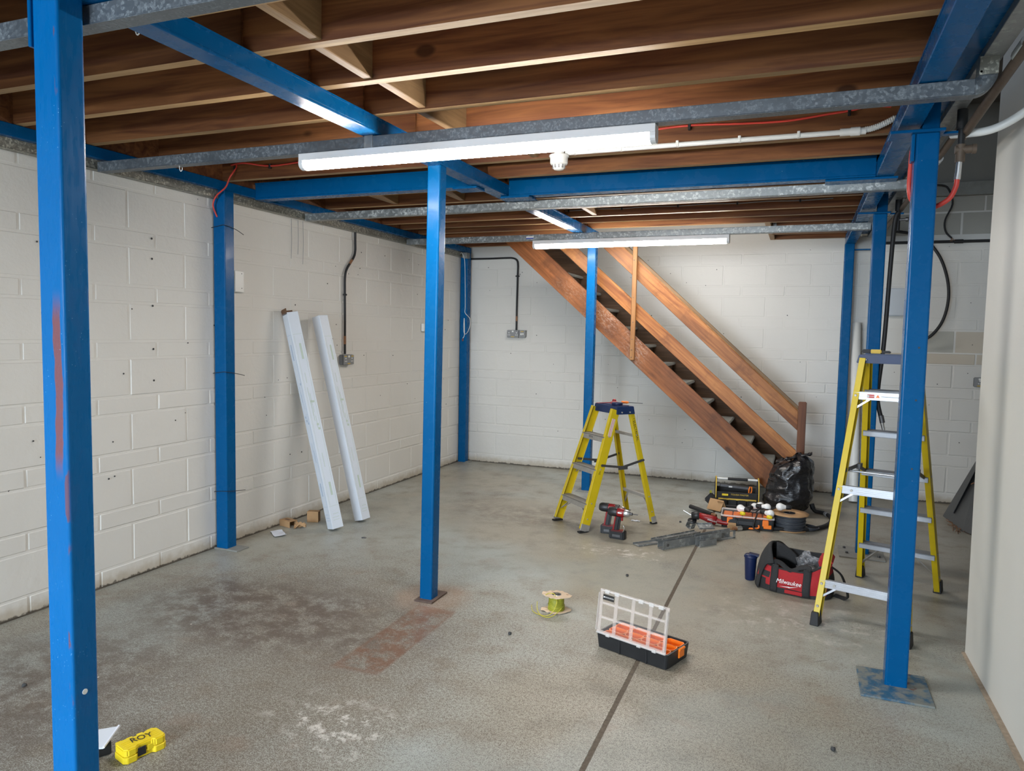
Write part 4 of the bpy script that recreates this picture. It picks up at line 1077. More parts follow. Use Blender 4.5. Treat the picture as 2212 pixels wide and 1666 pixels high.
# ================================================================== THINGS BY THE LEFT WALL
def carton(label, foot, top, yaw, open_=False):
    t = thing('long_carton', label, 'carton', foot)
    d = Vector(top) - Vector(foot); L = d.length; z = d.normalized()
    xa = Vector((math.cos(yaw), math.sin(yaw), 0)); xa = (xa - z * xa.dot(z)).normalized(); ya = z.cross(xa)
    m = Matrix((xa, ya, z)).transposed(); e = m.to_euler(); W = .088
    g = G(); h = W / 2
    off = m @ Vector((0, 0, 0))
    zb = h * math.hypot(xa.z, 0) + h * abs(ya.z) + .002
    def at(p): return m @ Vector(p) + Vector((0, 0, zb))
    g.box(at((0, 0, L / 2)), (W, W, L), m)
    if open_:
        g2 = G()
        g2.box(at((-h + .001, 0, L + .010)), (.002, W * .9, .045), m); g2.box(at((0, h, L + .008)), (W, .002, .04), m @ Matrix.Rotation(-.3, 3, 'X'))
        g2.obj('end_flap', M['card_dark'], t)
        g3 = G(); g3.box(at((.0, 0, L - .0)), (W * .86, W * .86, .004), m); g3.obj('open_end', M['card_dark'], t)
    g.obj('box', M['white_card'], t, .002)
    # printed frames and marks on the two faces turned to the room
    for face, mt in ((0, 'print'), (1, 'print_blue')):
        g = G()
        def q(u, v, su, sv):
            if face == 0: g.box(at((u, -h - .0006, v)), (su, .0008, sv), m)
            else: g.box(at((-h - .0006 if True else 0, u, v)), (.0008, su, sv), m)
        if face == 0 or open_:
            for vv in (.17, L - .17): q(0, vv, W * .8, .002)
            q(-.028, L / 2, .0012, L - .36); q(.03, L / 2, .0012, L - .36)
            q(.006, .30, .016, .10); q(.006, L - .30, .016, .12)
            for k in range(5): q(-.022 + .011 * k, .085, .005, .006)
            for k in range(4): q(-.012 + .011 * k, .11, .005, .006)
            q(0, .065, .05, .0025)
            rr = random.Random(3 + face)
            for k in range(9): q(rr.uniform(-.01, .012), rr.uniform(.5, L - .5), .003, rr.uniform(.04, .12))
            for k in range(4): q(rr.uniform(-.02, .02), rr.uniform(.5, L - .5), .016, .016)
            g.obj('print', M[mt], t, kind='stuff')
    return t
carton('long white carton leaning left, its upper end torn open', (-3.190, 4.535, 0), (-3.575, 4.500, 1.60), R(62), True)
carton('long white carton leaning right, closed and further along the wall', (-3.150, 4.835, 0), (-3.555, 4.835, 1.585), R(78))

t = thing('cardboard_box', 'small upright brown box at the foot of the left wall', 'box', (-3.485, 4.665, 0), R(18))
G().box((0, 0, .042), (.088, .055, .084)).obj('box', M['card'], t, .001); G().box((.0445, .004, .042), (.002, .03, .07)).obj('open_flap', M['card_dark'], t)
t = thing('cardboard_sleeve', 'low open brown cardboard sleeve with a slot beside the wall', 'box', (-3.575, 4.475, 0), R(-14))
G().box((0, 0, .047), (.120, .070, .003)).box((0, -.034, .024), (.12, .003, .046)).box((0, .034, .024), (.12, .003, .046)).obj('sleeve', M['card'], t); G().box((-.01, 0, .0490), (.05, .020, .001)).obj('slot', M['card_dark'], t)
def crumple(t, name, w_, d_, h, mat, seed, n=9):
    g = G(); rr = random.Random(seed)
    g.grid(lambda u, v: Vector(((u - .5) * w_, (v - .5) * d_, max(.001, h * (.3 + .9 * mnoise.noise(Vector((u * 3 + seed, v * 3, 0))) + .5 * abs(mnoise.noise(Vector((u * 7, v * 7, seed)))))))), n, n, False)
    return g.obj(name, mat, t, solid=.0012)
t = thing('crumpled_paper', 'crumpled brown paper next to the cardboard sleeve', 'paper', (-3.462, 4.47, 0), .5); crumple(t, 'paper', .085, .065, .05, M['card'], 4)
t = thing('paper_sheet', 'folded white paper slip lying on the floor near the left wall', 'paper', (-3.495, 4.262, 0), R(-40))
g = G(); g.grid(lambda u, v: Vector(((u - .5) * .17, (v - .5) * .085, .004 + .012 * max(0, u - .8) * 5 * v + .005 * math.sin(u * 5 + v * 2) ** 2)), 12, 6, False); g.obj('sheet', M['paper'], t, solid=.0008)
t = thing('floor_disc', 'small dark disc lying on the floor in front of the cartons', 'disc', (-2.883, 4.444, 0)); G().lathe([(.016, 0), (.018, .003), (.001, .004)], 16).obj('disc', M['grip'], t)
t = thing('paper_scrap', 'white scrap of paper on the floor by the short ladder rear leg', 'paper', (-1.19, 5.79, 0)); crumple(t, 'scrap', .07, .03, .008, M['paper'], 9, 6)

# ================================================================== FOREGROUND: YELLOW CASE, WHITE TRAY
t = thing('bit_case', 'yellow plastic bit case with ROY written on its lid', 'case', (-2.103, 1.832, 0), R(74))
L_, D_, H_ = .150, .084, .050
outl = [(-L_ / 2 + .012, -D_ / 2), (-L_ / 2 + .042, -D_ / 2), (-L_ / 2 + .050, -D_ / 2 + .010), (L_ / 2 - .050, -D_ / 2 + .010), (L_ / 2 - .042, -D_ / 2), (L_ / 2 - .012, -D_ / 2), (L_ / 2, -D_ / 2 + .012), (L_ / 2, D_ / 2 - .012), (L_ / 2 - .012, D_ / 2), (L_ / 2 - .042, D_ / 2), (L_ / 2 - .05, D_ / 2 - .006), (-L_ / 2 + .05, D_ / 2 - .006), (-L_ / 2 + .042, D_ / 2), (-L_ / 2 + .012, D_ / 2), (-L_ / 2, D_ / 2 - .012), (-L_ / 2, -D_ / 2 + .012)]
g = G(); g.prism(outl, .0, .0228); g.obj('base', M['case_y'], t, .002)
g = G(); g.prism([(x * .985, y * .97) for x, y in outl], .0235, H_); g.obj('lid', M['case_y'], t, .004, 2)
g = G(); 
for y in (-.020, -.008, .004, .016): g.box((-.0, y, H_ + .0006), (L_ * .80, .003, .0014))
g.obj('lid_ribs', M['case_y'], t, kind='stuff')
for x in (-.056, -.020, .016, .052): G().cyl((x - .009, D_ / 2 - .002, .041), (x + .009, D_ / 2 - .002, .041), .008, n=8).obj('hinge', M['case_y'], t)
G().box((-.012, -D_ / 2 + .008, .024), (.028, .004, .030)).obj('latch', M['black'], t, .001)
G().box((.022, -D_ / 2 + .008, .026), (.030, .003, .020)).obj('label_recess', M['case_y'], t, .001)
text('owner_name', 'ROY', .046, M['ink'], t, (.004, .003, H_ + .0016), (0, 0, R(-8)), .0003, sx=.78)
t = thing('plastic_tray', 'white translucent plastic corner piece behind the nearest column', 'tray', (-2.237, 1.79, 0))
g = G(); g.prism([(-.050, .020), (.0, .068), (.070, -.053), (.018, -.085)], .048, .053); g.obj('panel', M['white_card'], t, .0008)
G().beam((.0, .068, .054), (.070, -.053, .054), .006, .007).obj('rim', M['paper'], t)
G().box((.015, -.02, .024), (.05, .06, .048), (0, 0, R(-30))).obj('black_base', M['black'], t, .004)
t = thing('floor_bracket', 'black object on the floor cut off at the foot of nearest column', 'bracket', (-2.155, 1.60, 0)); G().box((0, 0, .02), (.12, .09, .04)).obj('block', M['black'], t, .006, 2)
for x, y, lb in ((-2.93, 1.99, 'tiny black bit on the floor at the far left edge'), (-1.29, 3.30, 'tiny black bit on the floor left of the open organiser'), (.17, 2.83, 'tiny black bead on the floor below the right column plate'), (-2.63, 5.0, 'tiny dark pebble on the floor in front of the middle column'), (-.95, 4.42, 'tiny dark pebble on the floor left of the expansion joint'), (-.85, 5.9, 'small dark scrap beside the black tube on the floor')):
    o = G().lathe([(.001, 0), (.009, .003), (.008, .012), (.001, .015)], 8, wob=lambda a, z: 1 + .25 * math.sin(3 * a)).obj('floor_debris', M['debris'], loc=(x, y, 0)); tag(o, lb, 'debris', 'small bits on the floor')

# ================================================================== WIRE SPOOL
t = thing('wire_spool', 'cardboard spool of green and yellow wire on the floor', 'spool', (-1.178, 3.70, 0), R(8))
def flange(seed, z):
    rr = random.Random(seed); g = G(); poly = []
    N = 22
    for k in range(N):
        a = 2 * PI * k / N; r = .062 + .022 * max(0, math.cos(2 * (a - .15))) ** 2 + .003 * rr.uniform(-1, 1)
        poly.append((r * math.cos(a), r * math.sin(a)))
    vs = [Vector((x, y, z + .003 * math.sin(3 * i))) for i, (x, y) in enumerate(poly)] ; n = N
    inn = [Vector((.026 * math.cos(2 * PI * k / N), .026 * math.sin(2 * PI * k / N), z)) for k in range(N)]
    al = vs + inn + [v + Vector((0, 0, .0035)) for v in vs] + [v + Vector((0, 0, .0035)) for v in inn]
    fs = []
    for k in range(N):
        j = (k + 1) % N
        fs += [(k, j, N + j, N + k), (2 * N + k, 3 * N + k, 3 * N + j, 2 * N + j), (k, 2 * N + k, 2 * N + j, j), (N + k, N + j, 3 * N + j, 3 * N + k)]
    g.add(al, fs); return g
flange(3, .004).obj('flange', plain('pale_spool_card', (.62, .47, .33), .8, 0, .1, 30, .1), t)
o = flange(8, .086).obj('flange', bpy.data.materials['pale_spool_card'], t, rot=(0, 0, -.25))
G().lathe([(.024, .004), (.026, .004), (.026, .092), (.024, .092)], 24).obj('core', M['silver'], t)
g = G(); g.lathe([(.030, .008), (.043, .010), (.044, .03), (.040, .05), (.039, .084), (.030, .085)], 26); 
for k in range(12): g.tube([(.0405 + (.003 if k < 5 else 0) * 1, 0, .012 + .006 * k)] and [((.0405 + (.0035 if k < 5 else 0)) * math.cos(a), (.0405 + (.0035 if k < 5 else 0)) * math.sin(a), .012 + .006 * k + .002 * math.sin(a + k)) for a in [2 * PI * q / 16 for q in range(16)]], .0026, 6, 1, closed=True)
g.obj('wound_wire', M['wire_gy'], t)
g = G(); wy = plain('bright_wire_loop', (.52, .46, .05), .4, 0, .15, 200, .05)
g.tube([(-.055, -.03, .092), (-.035, -.015, .098), (-.005, -.025, .096), (.012, -.055, .07), (.0, -.085, .03), (-.03, -.10, .006), (-.08, -.09, .004), (-.12, -.05, .004), (-.135, -.01, .02)], .0019, 6, 6)
g.tube([(.035, -.045, .03), (.01, -.09, .012), (-.02, -.115, .004), (-.06, -.105, .004), (-.09, -.07, .02), (-.10, -.03, .05)], .0019, 6, 6)
g.obj('loose_wire', wy, t)
text('pen_mark', '6', .022, M['copper'], t, (.058, .006, .0925), (0, 0, R(60)), .0002)

# ================================================================== OPEN ORGANISER
ax = math.atan2(-.135, .374)
def organiser(root, W=.385, D=.212, H=.072, closed=False):
    g = G(); 
    def rr(w_, d_, r=.014):
        p = []
        for sx, sy, a0 in ((1, 1, 0), (-1, 1, 90), (-1, -1, 180), (1, -1, 270)):
            for k in range(4):
                a = R(a0 + 30 * k); p.append((sx * (w_ / 2 - r) + r * math.cos(a), sy * (d_ / 2 - r) + r * math.sin(a)))
        return p
    o1, o2, i1, i2 = rr(W * .965, D * .94), rr(W, D), rr(W * .965, D * .935), rr(W * .94, D * .90)
    n = len(o1); vs = [Vector((x, y, .003)) for x, y in o1] + [Vector((x, y, H)) for x, y in o2] + [Vector((x, y, H)) for x, y in i1] + [Vector((x, y, .006)) for x, y in i2]
    fs = [tuple(reversed(range(n)))] + [(a * n + k, a * n + (k + 1) % n, (a + 1) * n + (k + 1) % n, (a + 1) * n + k) for a in range(3) for k in range(n)] + [tuple(range(3 * n, 4 * n))]
    g.add(vs, fs); g.obj('tub', M['black'], root)
    for x in (-.06, .085): G().box((x, -D / 2 + .002, H / 2), (.008, .006, H - .006)).obj('rib', M['black'], root, .001)
t = thing('parts_organiser', 'open organiser with clear raised lid and orange bins', 'organiser', (-.644, 3.378, 0), ax)
organiser(t)
def bin_(cx, cy, w_, d_, z0=.012, z1=.066):
    g = G(); k = .004
    def ring(w2, d2, z, c=.010):
        return [Vector((cx + sx * (w2 / 2 - (c if a else 0)), cy + sy * (d2 / 2 - (0 if a else c)), z)) for sx, sy, a in ((-1, -1, 0), (-1, -1, 1), (1, -1, 1), (1, -1, 0), (1, 1, 0), (1, 1, 1), (-1, 1, 1), (-1, 1, 0))]
    rs = [ring(w_ * .84, d_ * .84, z0), ring(w_, d_, z1), ring(w_ - 2 * k, d_ - 2 * k, z1), ring(w_ * .84 - 2 * k, d_ * .84 - 2 * k, z0 + .003)]
    vs = [v for r in rs for v in r]
    fs = [tuple(reversed(range(8)))] + [(a * 8 + q, a * 8 + (q + 1) % 8, (a + 1) * 8 + (q + 1) % 8, (a + 1) * 8 + q) for a in range(3) for q in range(8)] + [tuple(range(24, 32))]
    g.add(vs, fs); return g.obj('orange_bin', M['orange'], t)
Wx, Dy = .355, .185
for k in range(4): bin_(-Wx / 2 + Wx / 8 + k * Wx / 4, Dy / 2 - .033, Wx / 4 - .002, .066)
for k in range(4): bin_(-Wx / 2 + Wx / 8 + k * Wx / 4, -.0, Wx / 4 - .002, .058)
for cx, w_ in ((-.105, .140), (.055, .172)): bin_(cx, -Dy / 2 + .032, w_, .060)
bin_(.160, -Dy / 2 + .032, .034, .060)
for s in (1,):
    G().box((s * .1945, .02, .048), (.008, .050, .040)).cyl((s * .197, -.004, .068), (s * .197, .044, .068), .006, n=8).obj('latch', M['orange'], t, .003)
# lid hinged at the front long edge, leaning a little toward the viewer

LW, LH = .372, .205; th = R(-7)
lidm = Matrix.Rotation(th, 3, 'X')
def lp(x, y, z): # lid plane: x along, z up the lid, y thickness
    return lidm @ Vector((x, y, z)) + Vector((0, -.106, .078))
g = G(); fz = [(0, .062), (.062, .125), (.125, .19)]
def lbox(g, x0, x1, z0, z1, y=0, ty=.003):
    g.box(lp((x0 + x1) / 2, y, (z0 + z1) / 2), (x1 - x0, ty, z1 - z0), lidm)
lbox(g, -LW / 2, LW / 2, .004, LH)
lid_o = g.obj('lid_panel', M['clear'], t, .001)
g = G()
for x in (-LW / 2 + .009, -.092, .0, .092, LW / 2 - .009): lbox(g, x - .009, x + .009, .004, LH, -.003, .004)
for z in (.006, .074, .142, LH - .004): lbox(g, -LW / 2, LW / 2, z - .006, z + .006, -.0032, .004)
g.obj('lid_ribs', M['clear_rib'], lid_o)
g = G()
lbox(g, -LW / 2 + .015, LW / 2 - .015, LH - .003, LH + .002, -.010, .022); lbox(g, -LW / 2, -LW / 2 + .003, .01, LH - .015, -.010, .018); lbox(g, LW / 2 - .003, LW / 2, .01, LH - .015, -.010, .018)
lbox(g, -LW / 2, LW / 2, -.004, .004, -.004, .014)
for x in (-.14, -.085, .045, .10, .15): lbox(g, x - .012, x + .012, LH - .012, LH + .005, -.014, .012)
for x in (-.12, .05, .13): lbox(g, x - .010, x + .010, -.008, .006, -.008, .012)
for xa, xb, z in ((-.165, -.10, .142), (-.083, -.010, .142), (.01, .083, .142), (.10, .165, .142), (-.165, -.10, .074), (-.083, -.01, .074), (.01, .083, .074), (.10, .165, .074)): lbox(g, xa, xb, z - .0012, z + .0012, -.0055, .002)
g.obj('lid_rim', M['clear_rim'], lid_o, .001, label='clear lid with bright moulded edges')
g = G(); lbox(g, -.168, -.106, .158, .184, -.005, .001); g.obj('maker_sticker', M['ink'], lid_o)
o = text('sticker_lettering', 'MAGNUSSON', .0085, M['white_ink'], lid_o, lp(-.134, -.0062, .171), (R(90) + th, 0, 0), .0002)
o = G(); lbox(o, -.164, -.158, .168, .174, -.006, .001); o.obj('sticker_mark', M['white_ink'], lid_o)

# ================================================================== TUMBLER
t = thing('tumbler', 'navy blue lidded tumbler standing left of the red tool bag', 'cup', (-.238, 4.690, 0))
G().lathe([(.001, .0), (.028, .0), (.030, .004), (.037, .135), (.0375, .139)], 28).obj('cup', M['navy'], t)
G().lathe([(.038, .138), (.041, .141), (.041, .149), (.036, .152), (.035, .158), (.001, .158)], 28).prism([(-.028, -.02), (.028, -.02), (.03, .02), (-.03, .02)], .156, .165, Matrix.Rotation(.12, 3, 'Y')).obj('lid', M['navy'], t)

# ================================================================== RED TOOL BAG
t = thing('tool_bag', 'open red and black canvas tool bag with white lettering', 'bag', (.02, 4.62, 0), R(-14))
A_, B_ = .215, .135
def sgn(x): return 1 if x >= 0 else -1
def outline(a, k=1.):
    c, s_ = math.cos(a), math.sin(a)
    return Vector((A_ * k * sgn(c) * abs(c) ** .62, B_ * k * sgn(s_) * abs(s_) ** .62, 0))
def rimh(a):
    c, s_ = math.cos(a), math.sin(a)   # front dips, back and right higher
    h = .150 + .055 * max(0, s_) + .050 * max(0, c) ** 2 + .02 * max(0, -c) - .012 * max(0, -s_)
    return h
def bagp(u, v, inset=0.):
    a = 2 * PI * u; p = outline(a, (1 - .16 * v) * (1 + .06 * math.sin(PI * v)) - inset)
    p.z = .004 + (rimh(a) - .004) * v
    n_ = mnoise.noise(Vector((p.x * 14, p.y * 14, p.z * 16))) * .010
    p += Vector((math.cos(a), math.sin(a), 0)) * n_
    return p
nu, nv = 64, 18
g = G()
g.grid(lambda u, v: bagp(u, v), nu, nv, True, True)
me_i = []
for k, f in enumerate(g.f):
    v = (k // nu) / (nv - 1); a = 2 * PI * (k % nu) / nu; c, s_ = math.cos(a), math.sin(a)
    blk = v < .10 or (abs(c) > .86 and v < .62) or (v < .42 and c < -.55) or (s_ < 0 and .10 < v < .2 and c < .25)
    if s_ < 0 and -.75 < c < -.45 and .5 < v < .72: blk = True
    if v > .97: blk = True
    g.mi[k] = 1 if blk else 0
g.obj('body', [M['red_fab'], M['black_fab']], t)
g = G(); g.grid(lambda u, v: bagp(u, 1 - .93 * v, .035), nu, 12, True, True); g.obj('lining', M['black_fab'], t)
g = G(); g.add([bagp(k / nu, .07, .03) for k in range(nu)], [tuple(range(nu))]); g.add([bagp(k / nu, 0.0, 0) for k in range(nu)], [tuple(reversed(range(nu)))]); g.obj('floor_panel', M['black_fab'], t)
g = G(); g.tube([bagp(k / 48, 1.0, .012) + Vector((0, 0, .002)) for k in range(48)], .0055, 6, 1, closed=True); g.obj('rim_binding', M['black_fab'], t)
# big flap thrown back to the left
def flap(u, v):
    # v across from bag rim (0) to hanging outer edge (1); u from front to back
    x = -A_ * (.42 + .22 * math.sin(u * PI)) - .088 * v - .015 * math.sin(v * PI)
    y = -.125 + .27 * u
    z = .150 + .110 * math.sin(PI * (.04 + u * .82)) ** .8 * (1 - v * .9) - .155 * v ** 1.3 + .03 * math.sin(PI * v)
    z += .010 * mnoise.noise(Vector((u * 4, v * 4, 2)))
    return Vector((x, y, max(.006, z)))
g = G(); g.grid(flap, 18, 14); g.obj('flap', M['black_fab'], t, solid=.010)
g = G(); g.grid(lambda u, v: Vector((-A_ * .55 + .11 * u, .02 + .10 * u * .5, .185 + .075 * math.sin(PI * (.5 + .5 * u)) - .10 * v * (1 - u * .4) )) , 10, 6); g.obj('flap_inside', M['black_fab'], t, solid=.008)
def strap(xc, w_=.042):
    g = G()
    def f(u, v):
        a = -PI / 2; x = xc + (u - .5) * w_
        zz = .015 + .165 * v; k = (1 - .16 * v) * (1 + .06 * math.sin(PI * v))
        y = -B_ * k * (1 - min(.16, abs(x / A_) ** 4)) - .006 - .004 * math.sin(v * 7)
        z = .006 + v * .158
        return Vector((x, y, z))
    g.grid(f, 4, 12); return g.obj('strap', M['black_fab'], t, solid=.005)
strap(-.085); strap(.098)
g = G(); g.tube([(-.085, -.118, .155), (-.09, -.10, .175), (-.06, -.09, .168), (.0, -.105, .140), (.06, -.09, .165), (.10, -.10, .172), (.098, -.118, .155)], .006, 8, 5, flat=(.016, .004)); g.obj('grab_handle', M['black_fab'], t)
text('lettering', 'Milwaukee', .036, M['white_ink'], t, (.002, -.1485, .078), (R(82), 0, R(0)), .0008, .28, sx=.92)
g = G(); g.prism([(-.050, -.004), (.005, .003), (.0, -.001), (.055, .012), (-.002, -.0065), (.003, -.0025)], 0, .0012, Matrix(((1, 0, 0), (0, 0, -1), (0, 1, 0))), (.004, -.148, .052)); g.obj('lettering_bolt', M['white_ink'], t)
G().box((.03, -.142, .022), (.10, .010, .022)).obj('red_foot_band', M['red_fab'], t, .003)
g = G(); g.tube([(.20, .03, .165), (.25, .03, .13), (.285, .0, .07), (.30, -.02, .02), (.27, .0, .006), (.22, .02, .006)], .01, 8, 6, flat=(.018, .003)); g.obj('shoulder_strap', M['black_fab'], t)
G().box((.165, .03, .205), (.085, .13, .055), (R(12), R(-24), 0), .8).obj('end_pocket', M['red_fab'], t, .014, 3)
t = thing('plastic_packet', 'clear crumpled plastic packet inside the open red bag', 'packet', (.095, 4.645, .100), .3)
g = G(); g.grid(lambda u, v: Vector((.075 * math.cos(2 * PI * u) * math.sin(PI * v), .045 * math.sin(2 * PI * u) * math.sin(PI * v), .055 + .055 * -math.cos(PI * v))) * (1 + .45 * mnoise.noise(Vector((u * 6, v * 5, 1)))), 26, 14, False, True); g.obj('film', M['film'], t)
t = thing('work_glove', 'brown work glove tucked down inside the red bag', 'glove', (-.045, 4.60, .045), .5)
g = G(); g.tube([(-.05, .05, .12), (-.03, .02, .09), (0, -.02, .05), (.04, -.05, .035)], .022, 10, 5, flat=(.03, .016))
for k in range(4): g.tube([(.03 + .01 * k, -.045, .035), (.05 + .014 * k, -.062 + .012 * k, .025), (.065 + .012 * k, -.07 + .02 * k, .01)], .008, 8, 4)
g.obj('glove', M['skin_brown'], t)

# ================================================================== DRILLS
def drill(label, loc, rz, chuck='impact', group=None):
    t = thing('cordless_drill', label, 'drill', loc, rz)   # nose points +x
    g = G(); g.prism([(-.055, -.033), (.055, -.033), (.062, -.022), (.062, .022), (.050, .034), (-.050, .034), (-.062, .022), (-.062, -.022)], .0, .062); g.obj('battery', M['black'], t, .006, 2)
    G().box((.0, 0, .056), (.100, .056, .016)).obj('battery_shoe', M['red'], t, .006, 2)
    G().box((0, -.0345, .026), (.06, .001, .018)).obj('battery_label', M['blue_ink'] if False else M['grip'], t)
    hm = frame((.16, 0, 1), (0, 1, 0))
    g = G(); g.box((-.005, 0, .115), (.042, .036, .120), hm); g.obj('handle', M['black'], t, .010, 2)
    g = G(); g.box((-.022, 0, .115), (.018, .030, .118), hm); g.obj('handle_back', M['red'], t, .006, 2)
    G().box((.030, 0, .150), (.014, .014, .030)).obj('trigger', M['red'], t, .003)
    m = Matrix(((0, 0, 1), (1, 0, 0), (0, 1, 0)))
    g = G(); g.lathe([(.001, -.078), (.024, -.074), (.031, -.05), (.032, .035), (.028, .045)], 18, (.005, 0, .195), m); g.obj('motor_housing', M['red'], t)
    g = G(); g.lathe([(.026, -.080), (.0325, -.066), (.0340, -.05), (.0340, -.012), (.0315, -.008)], 18, (.005, 0, .195), m); g.obj('rubber_band', M['black'], t)
    g = G(); g.box((.022, -.0325, .199), (.030, .001, .010)).obj('maker_plate', M['white_ink'], t)
    if chuck == 'impact':
        g = G(); g.lathe([(.028, .043), (.029, .048), (.024, .078), (.014, .088)], 18, (.005, 0, .195), m); g.obj('nose', M['steel'], t)
        g = G(); g.lathe([(.010, .086), (.011, .104), (.006, .106)], 12, (.005, 0, .195), m); g.cyl((.105, 0, .195), (.150, 0, .195), .0035, n=6); g.obj('bit', M['grip'], t)
    else:
        g = G(); g.lathe([(.029, .043), (.030, .07), (.026, .074)], 18, (.005, 0, .195), m); g.obj('clutch_ring', M['grip'], t)
        g = G(); g.lathe([(.021, .072), (.022, .10), (.012, .118), (.006, .120)], 18, (.005, 0, .195), m); g.obj('chuck', M['silver'], t); G().cyl((.12, 0, .195), (.165, 0, .195), .003, n=6).obj('bit', M['grip'], t)
    G().tube([(.05, -.03, .06), (.062, -.036, .09), (.055, -.036, .11)], .0025, 5, 4).obj('belt_clip', M['silver'], t)
    return t
drill('red and black impact driver in front, by the short ladder foot', (-1.205, 5.235, 0), R(-8), 'impact')
drill('red and black combi drill standing behind the impact driver', (-1.300, 5.345, 0), R(-2), 'combi')

# ================================================================== BLACK RUBBISH BAG
t = thing('rubbish_bag', 'full black plastic rubbish bag standing at the foot of the stairs', 'bag', (-.080, 6.67, 0))
g = G()
def bagf(u, v):
    a = 2 * PI * u
    prof = [(0, .135), (.10, .195), (.25, .215), (.45, .205), (.62, .192), (.78, .178), (.88, .165), (.95, .12), (1.0, .03)]
    for (a0, r0), (a1, r1) in zip(prof, prof[1:]):
        if v <= a1: r = r0 + (r1 - r0) * (v - a0) / (a1 - a0); break
    else: r = .03
    z = .485 * v + .0
    lean = .055 * v
    sx = 1 + .05 * math.cos(a)
    p = Vector((math.cos(a) * r * sx * .88 + lean, math.sin(a) * r * .85, z))
    q = Vector((math.cos(a) * 1.6, math.sin(a) * 1.6, v * 3.5))
    wr = mnoise.noise(q * .9) * .022 + (1 - abs(mnoise.noise(Vector((math.cos(a) * 1.8 + v * 1.5, math.sin(a) * 1.8, v * 7)))) * 2) * .014 + mnoise.noise(Vector((math.cos(a) * 7, math.sin(a) * 7, v * 16))) * .003
    p += Vector((math.cos(a), math.sin(a), .15)) * wr * min(1, v * 6)
    p.z += (.045 * math.cos(a - .2) * max(0, v - .55) * 2)
    p.z = max(p.z, .001)
    return p
g.grid(bagf, 110, 80, True, True); g.add([bagf(k / 40, 0) for k in range(40)], [tuple(reversed(range(40)))])
g.obj('bag', M['bag'], t)
g = G()
g.grid(lambda u, v: Vector((.05 + .15 * u, -.03 + .09 * v - .02 * u, .49 + .035 * u + .035 * mnoise.noise(Vector((u * 4, v * 5, 3))) - .06 * (v - .4) ** 2 * (1 - u))), 16, 8)
g.grid(lambda u, v: Vector((-.09 + .17 * u, -.09 + .07 * v, .44 + .06 * u + .03 * mnoise.noise(Vector((u * 5, v * 5, 8))))), 14, 8)
g.obj('gathered_neck', M['bag'], t, solid=.002)

# ================================================================== TOOL TOTE
t = thing('tool_tote', 'open black canvas tool tote with yellow trim and bar handle', 'tool bag', (-.485, 6.72, 0), R(8))
TW, TD, TH = .36, .20, .26
g = G()
arc = [(-TD / 2, .01)] + [(-TD / 2, .13)] + [(-TD / 2 * math.cos(R(k * 18)) * (1 if k else 1), .13 + .125 * math.sin(R(k * 18))) for k in range(1, 10)] + [(TD / 2, .13), (TD / 2, .01)]
mY = Matrix(((0, 0, 1), (1, 0, 0), (0, 1, 0)))
for s in (-1, 1):
    g = G(); g.prism(arc, s * TW / 2 - .006, s * TW / 2 + .006, mY); g.obj('end_panel', M['black_fab'], t, .002)
    G().tube([(s * TW / 2, y, z) for y, z in arc], .0055, 6, 1).obj('end_trim', M['gold'], t)
    if s < 0: G().beam((s * (TW / 2 + .008), -.10, .09), (s * (TW / 2 + .06), -.09, .03), .08, .10).obj('side_pocket', M['black_fab'], t, .01, 2)
G().box((0, 0, .012), (TW, TD, .024)).obj('base', M['black'], t, .004)
G().box((0, -TD / 2 + .004, .075), (TW - .02, .010, .13)).obj('front_panel', M['black_fab'], t, .003)
G().box((0, TD / 2 - .004, .08), (TW - .02, .010, .14)).obj('back_panel', M['black_fab'], t, .003)
G().box((0, -TD / 2 - .010, .078), (TW - .04, .014, .014)).obj('pocket_trim', M['gold'], t, .003)
for k, x in enumerate((-.12, -.04, .04, .12)): G().box((x, -TD / 2 - .014, .045), (.070, .022, .060)).obj('pocket', M['black_fab'], t, .006, 2)
G().cyl((-TW / 2, 0, .238), (TW / 2, 0, .238), .009, n=12).obj('bar_handle', M['white_pl'], t)
G().cyl((-.08, 0, .238), (.09, 0, .238), .0125, n=12).obj('handle_grip', M['rubber'], t)
text('lettering', 'TOUGH MASTER', .020, M['gold'], t, (.02, -TD / 2 - .0015, .118), (R(90), 0, 0), .0006)
tt = tag(G().box((0, 0, 0), (.045, .02, .012)).cyl((-.02, 0, 0), (.03, 0, 0), .009, n=8).obj('yellow_marker', M['case_y'], loc=(-.575, 6.585, .118), rot=(0, 0, .1)), 'yellow marker clipped in the left pocket of the tote', 'marker')
t2_ = thing('pliers', 'orange handled pliers standing inside the tote', 'pliers', (-.37, 6.68, .13), rot=(0, R(6), .2))
G().tube([(-.008, 0, 0), (-.012, 0, .03), (-.006, 0, .06)], .006, 8, 4).tube([(.008, 0, 0), (.012, 0, .03), (.006, 0, .06)], .006, 8, 4).obj('grips', M['orange'], t2_)
G().box((0, 0, -.015), (.014, .008, .04)).obj('jaws', M['steel'], t2_, .002)
t2_ = thing('spirit_level', 'grey level lying inside the tote beneath the bar', 'level', (-.50, 6.72, .17), R(8)); G().box((0, 0, 0), (.26, .03, .022), (0, R(4), 0)).obj('body', M['grip'], t2_, .002)
G().box((-.04, -.0155, .0), (.03, .002, .012)).obj('vial', M['white_pl'], t2_)

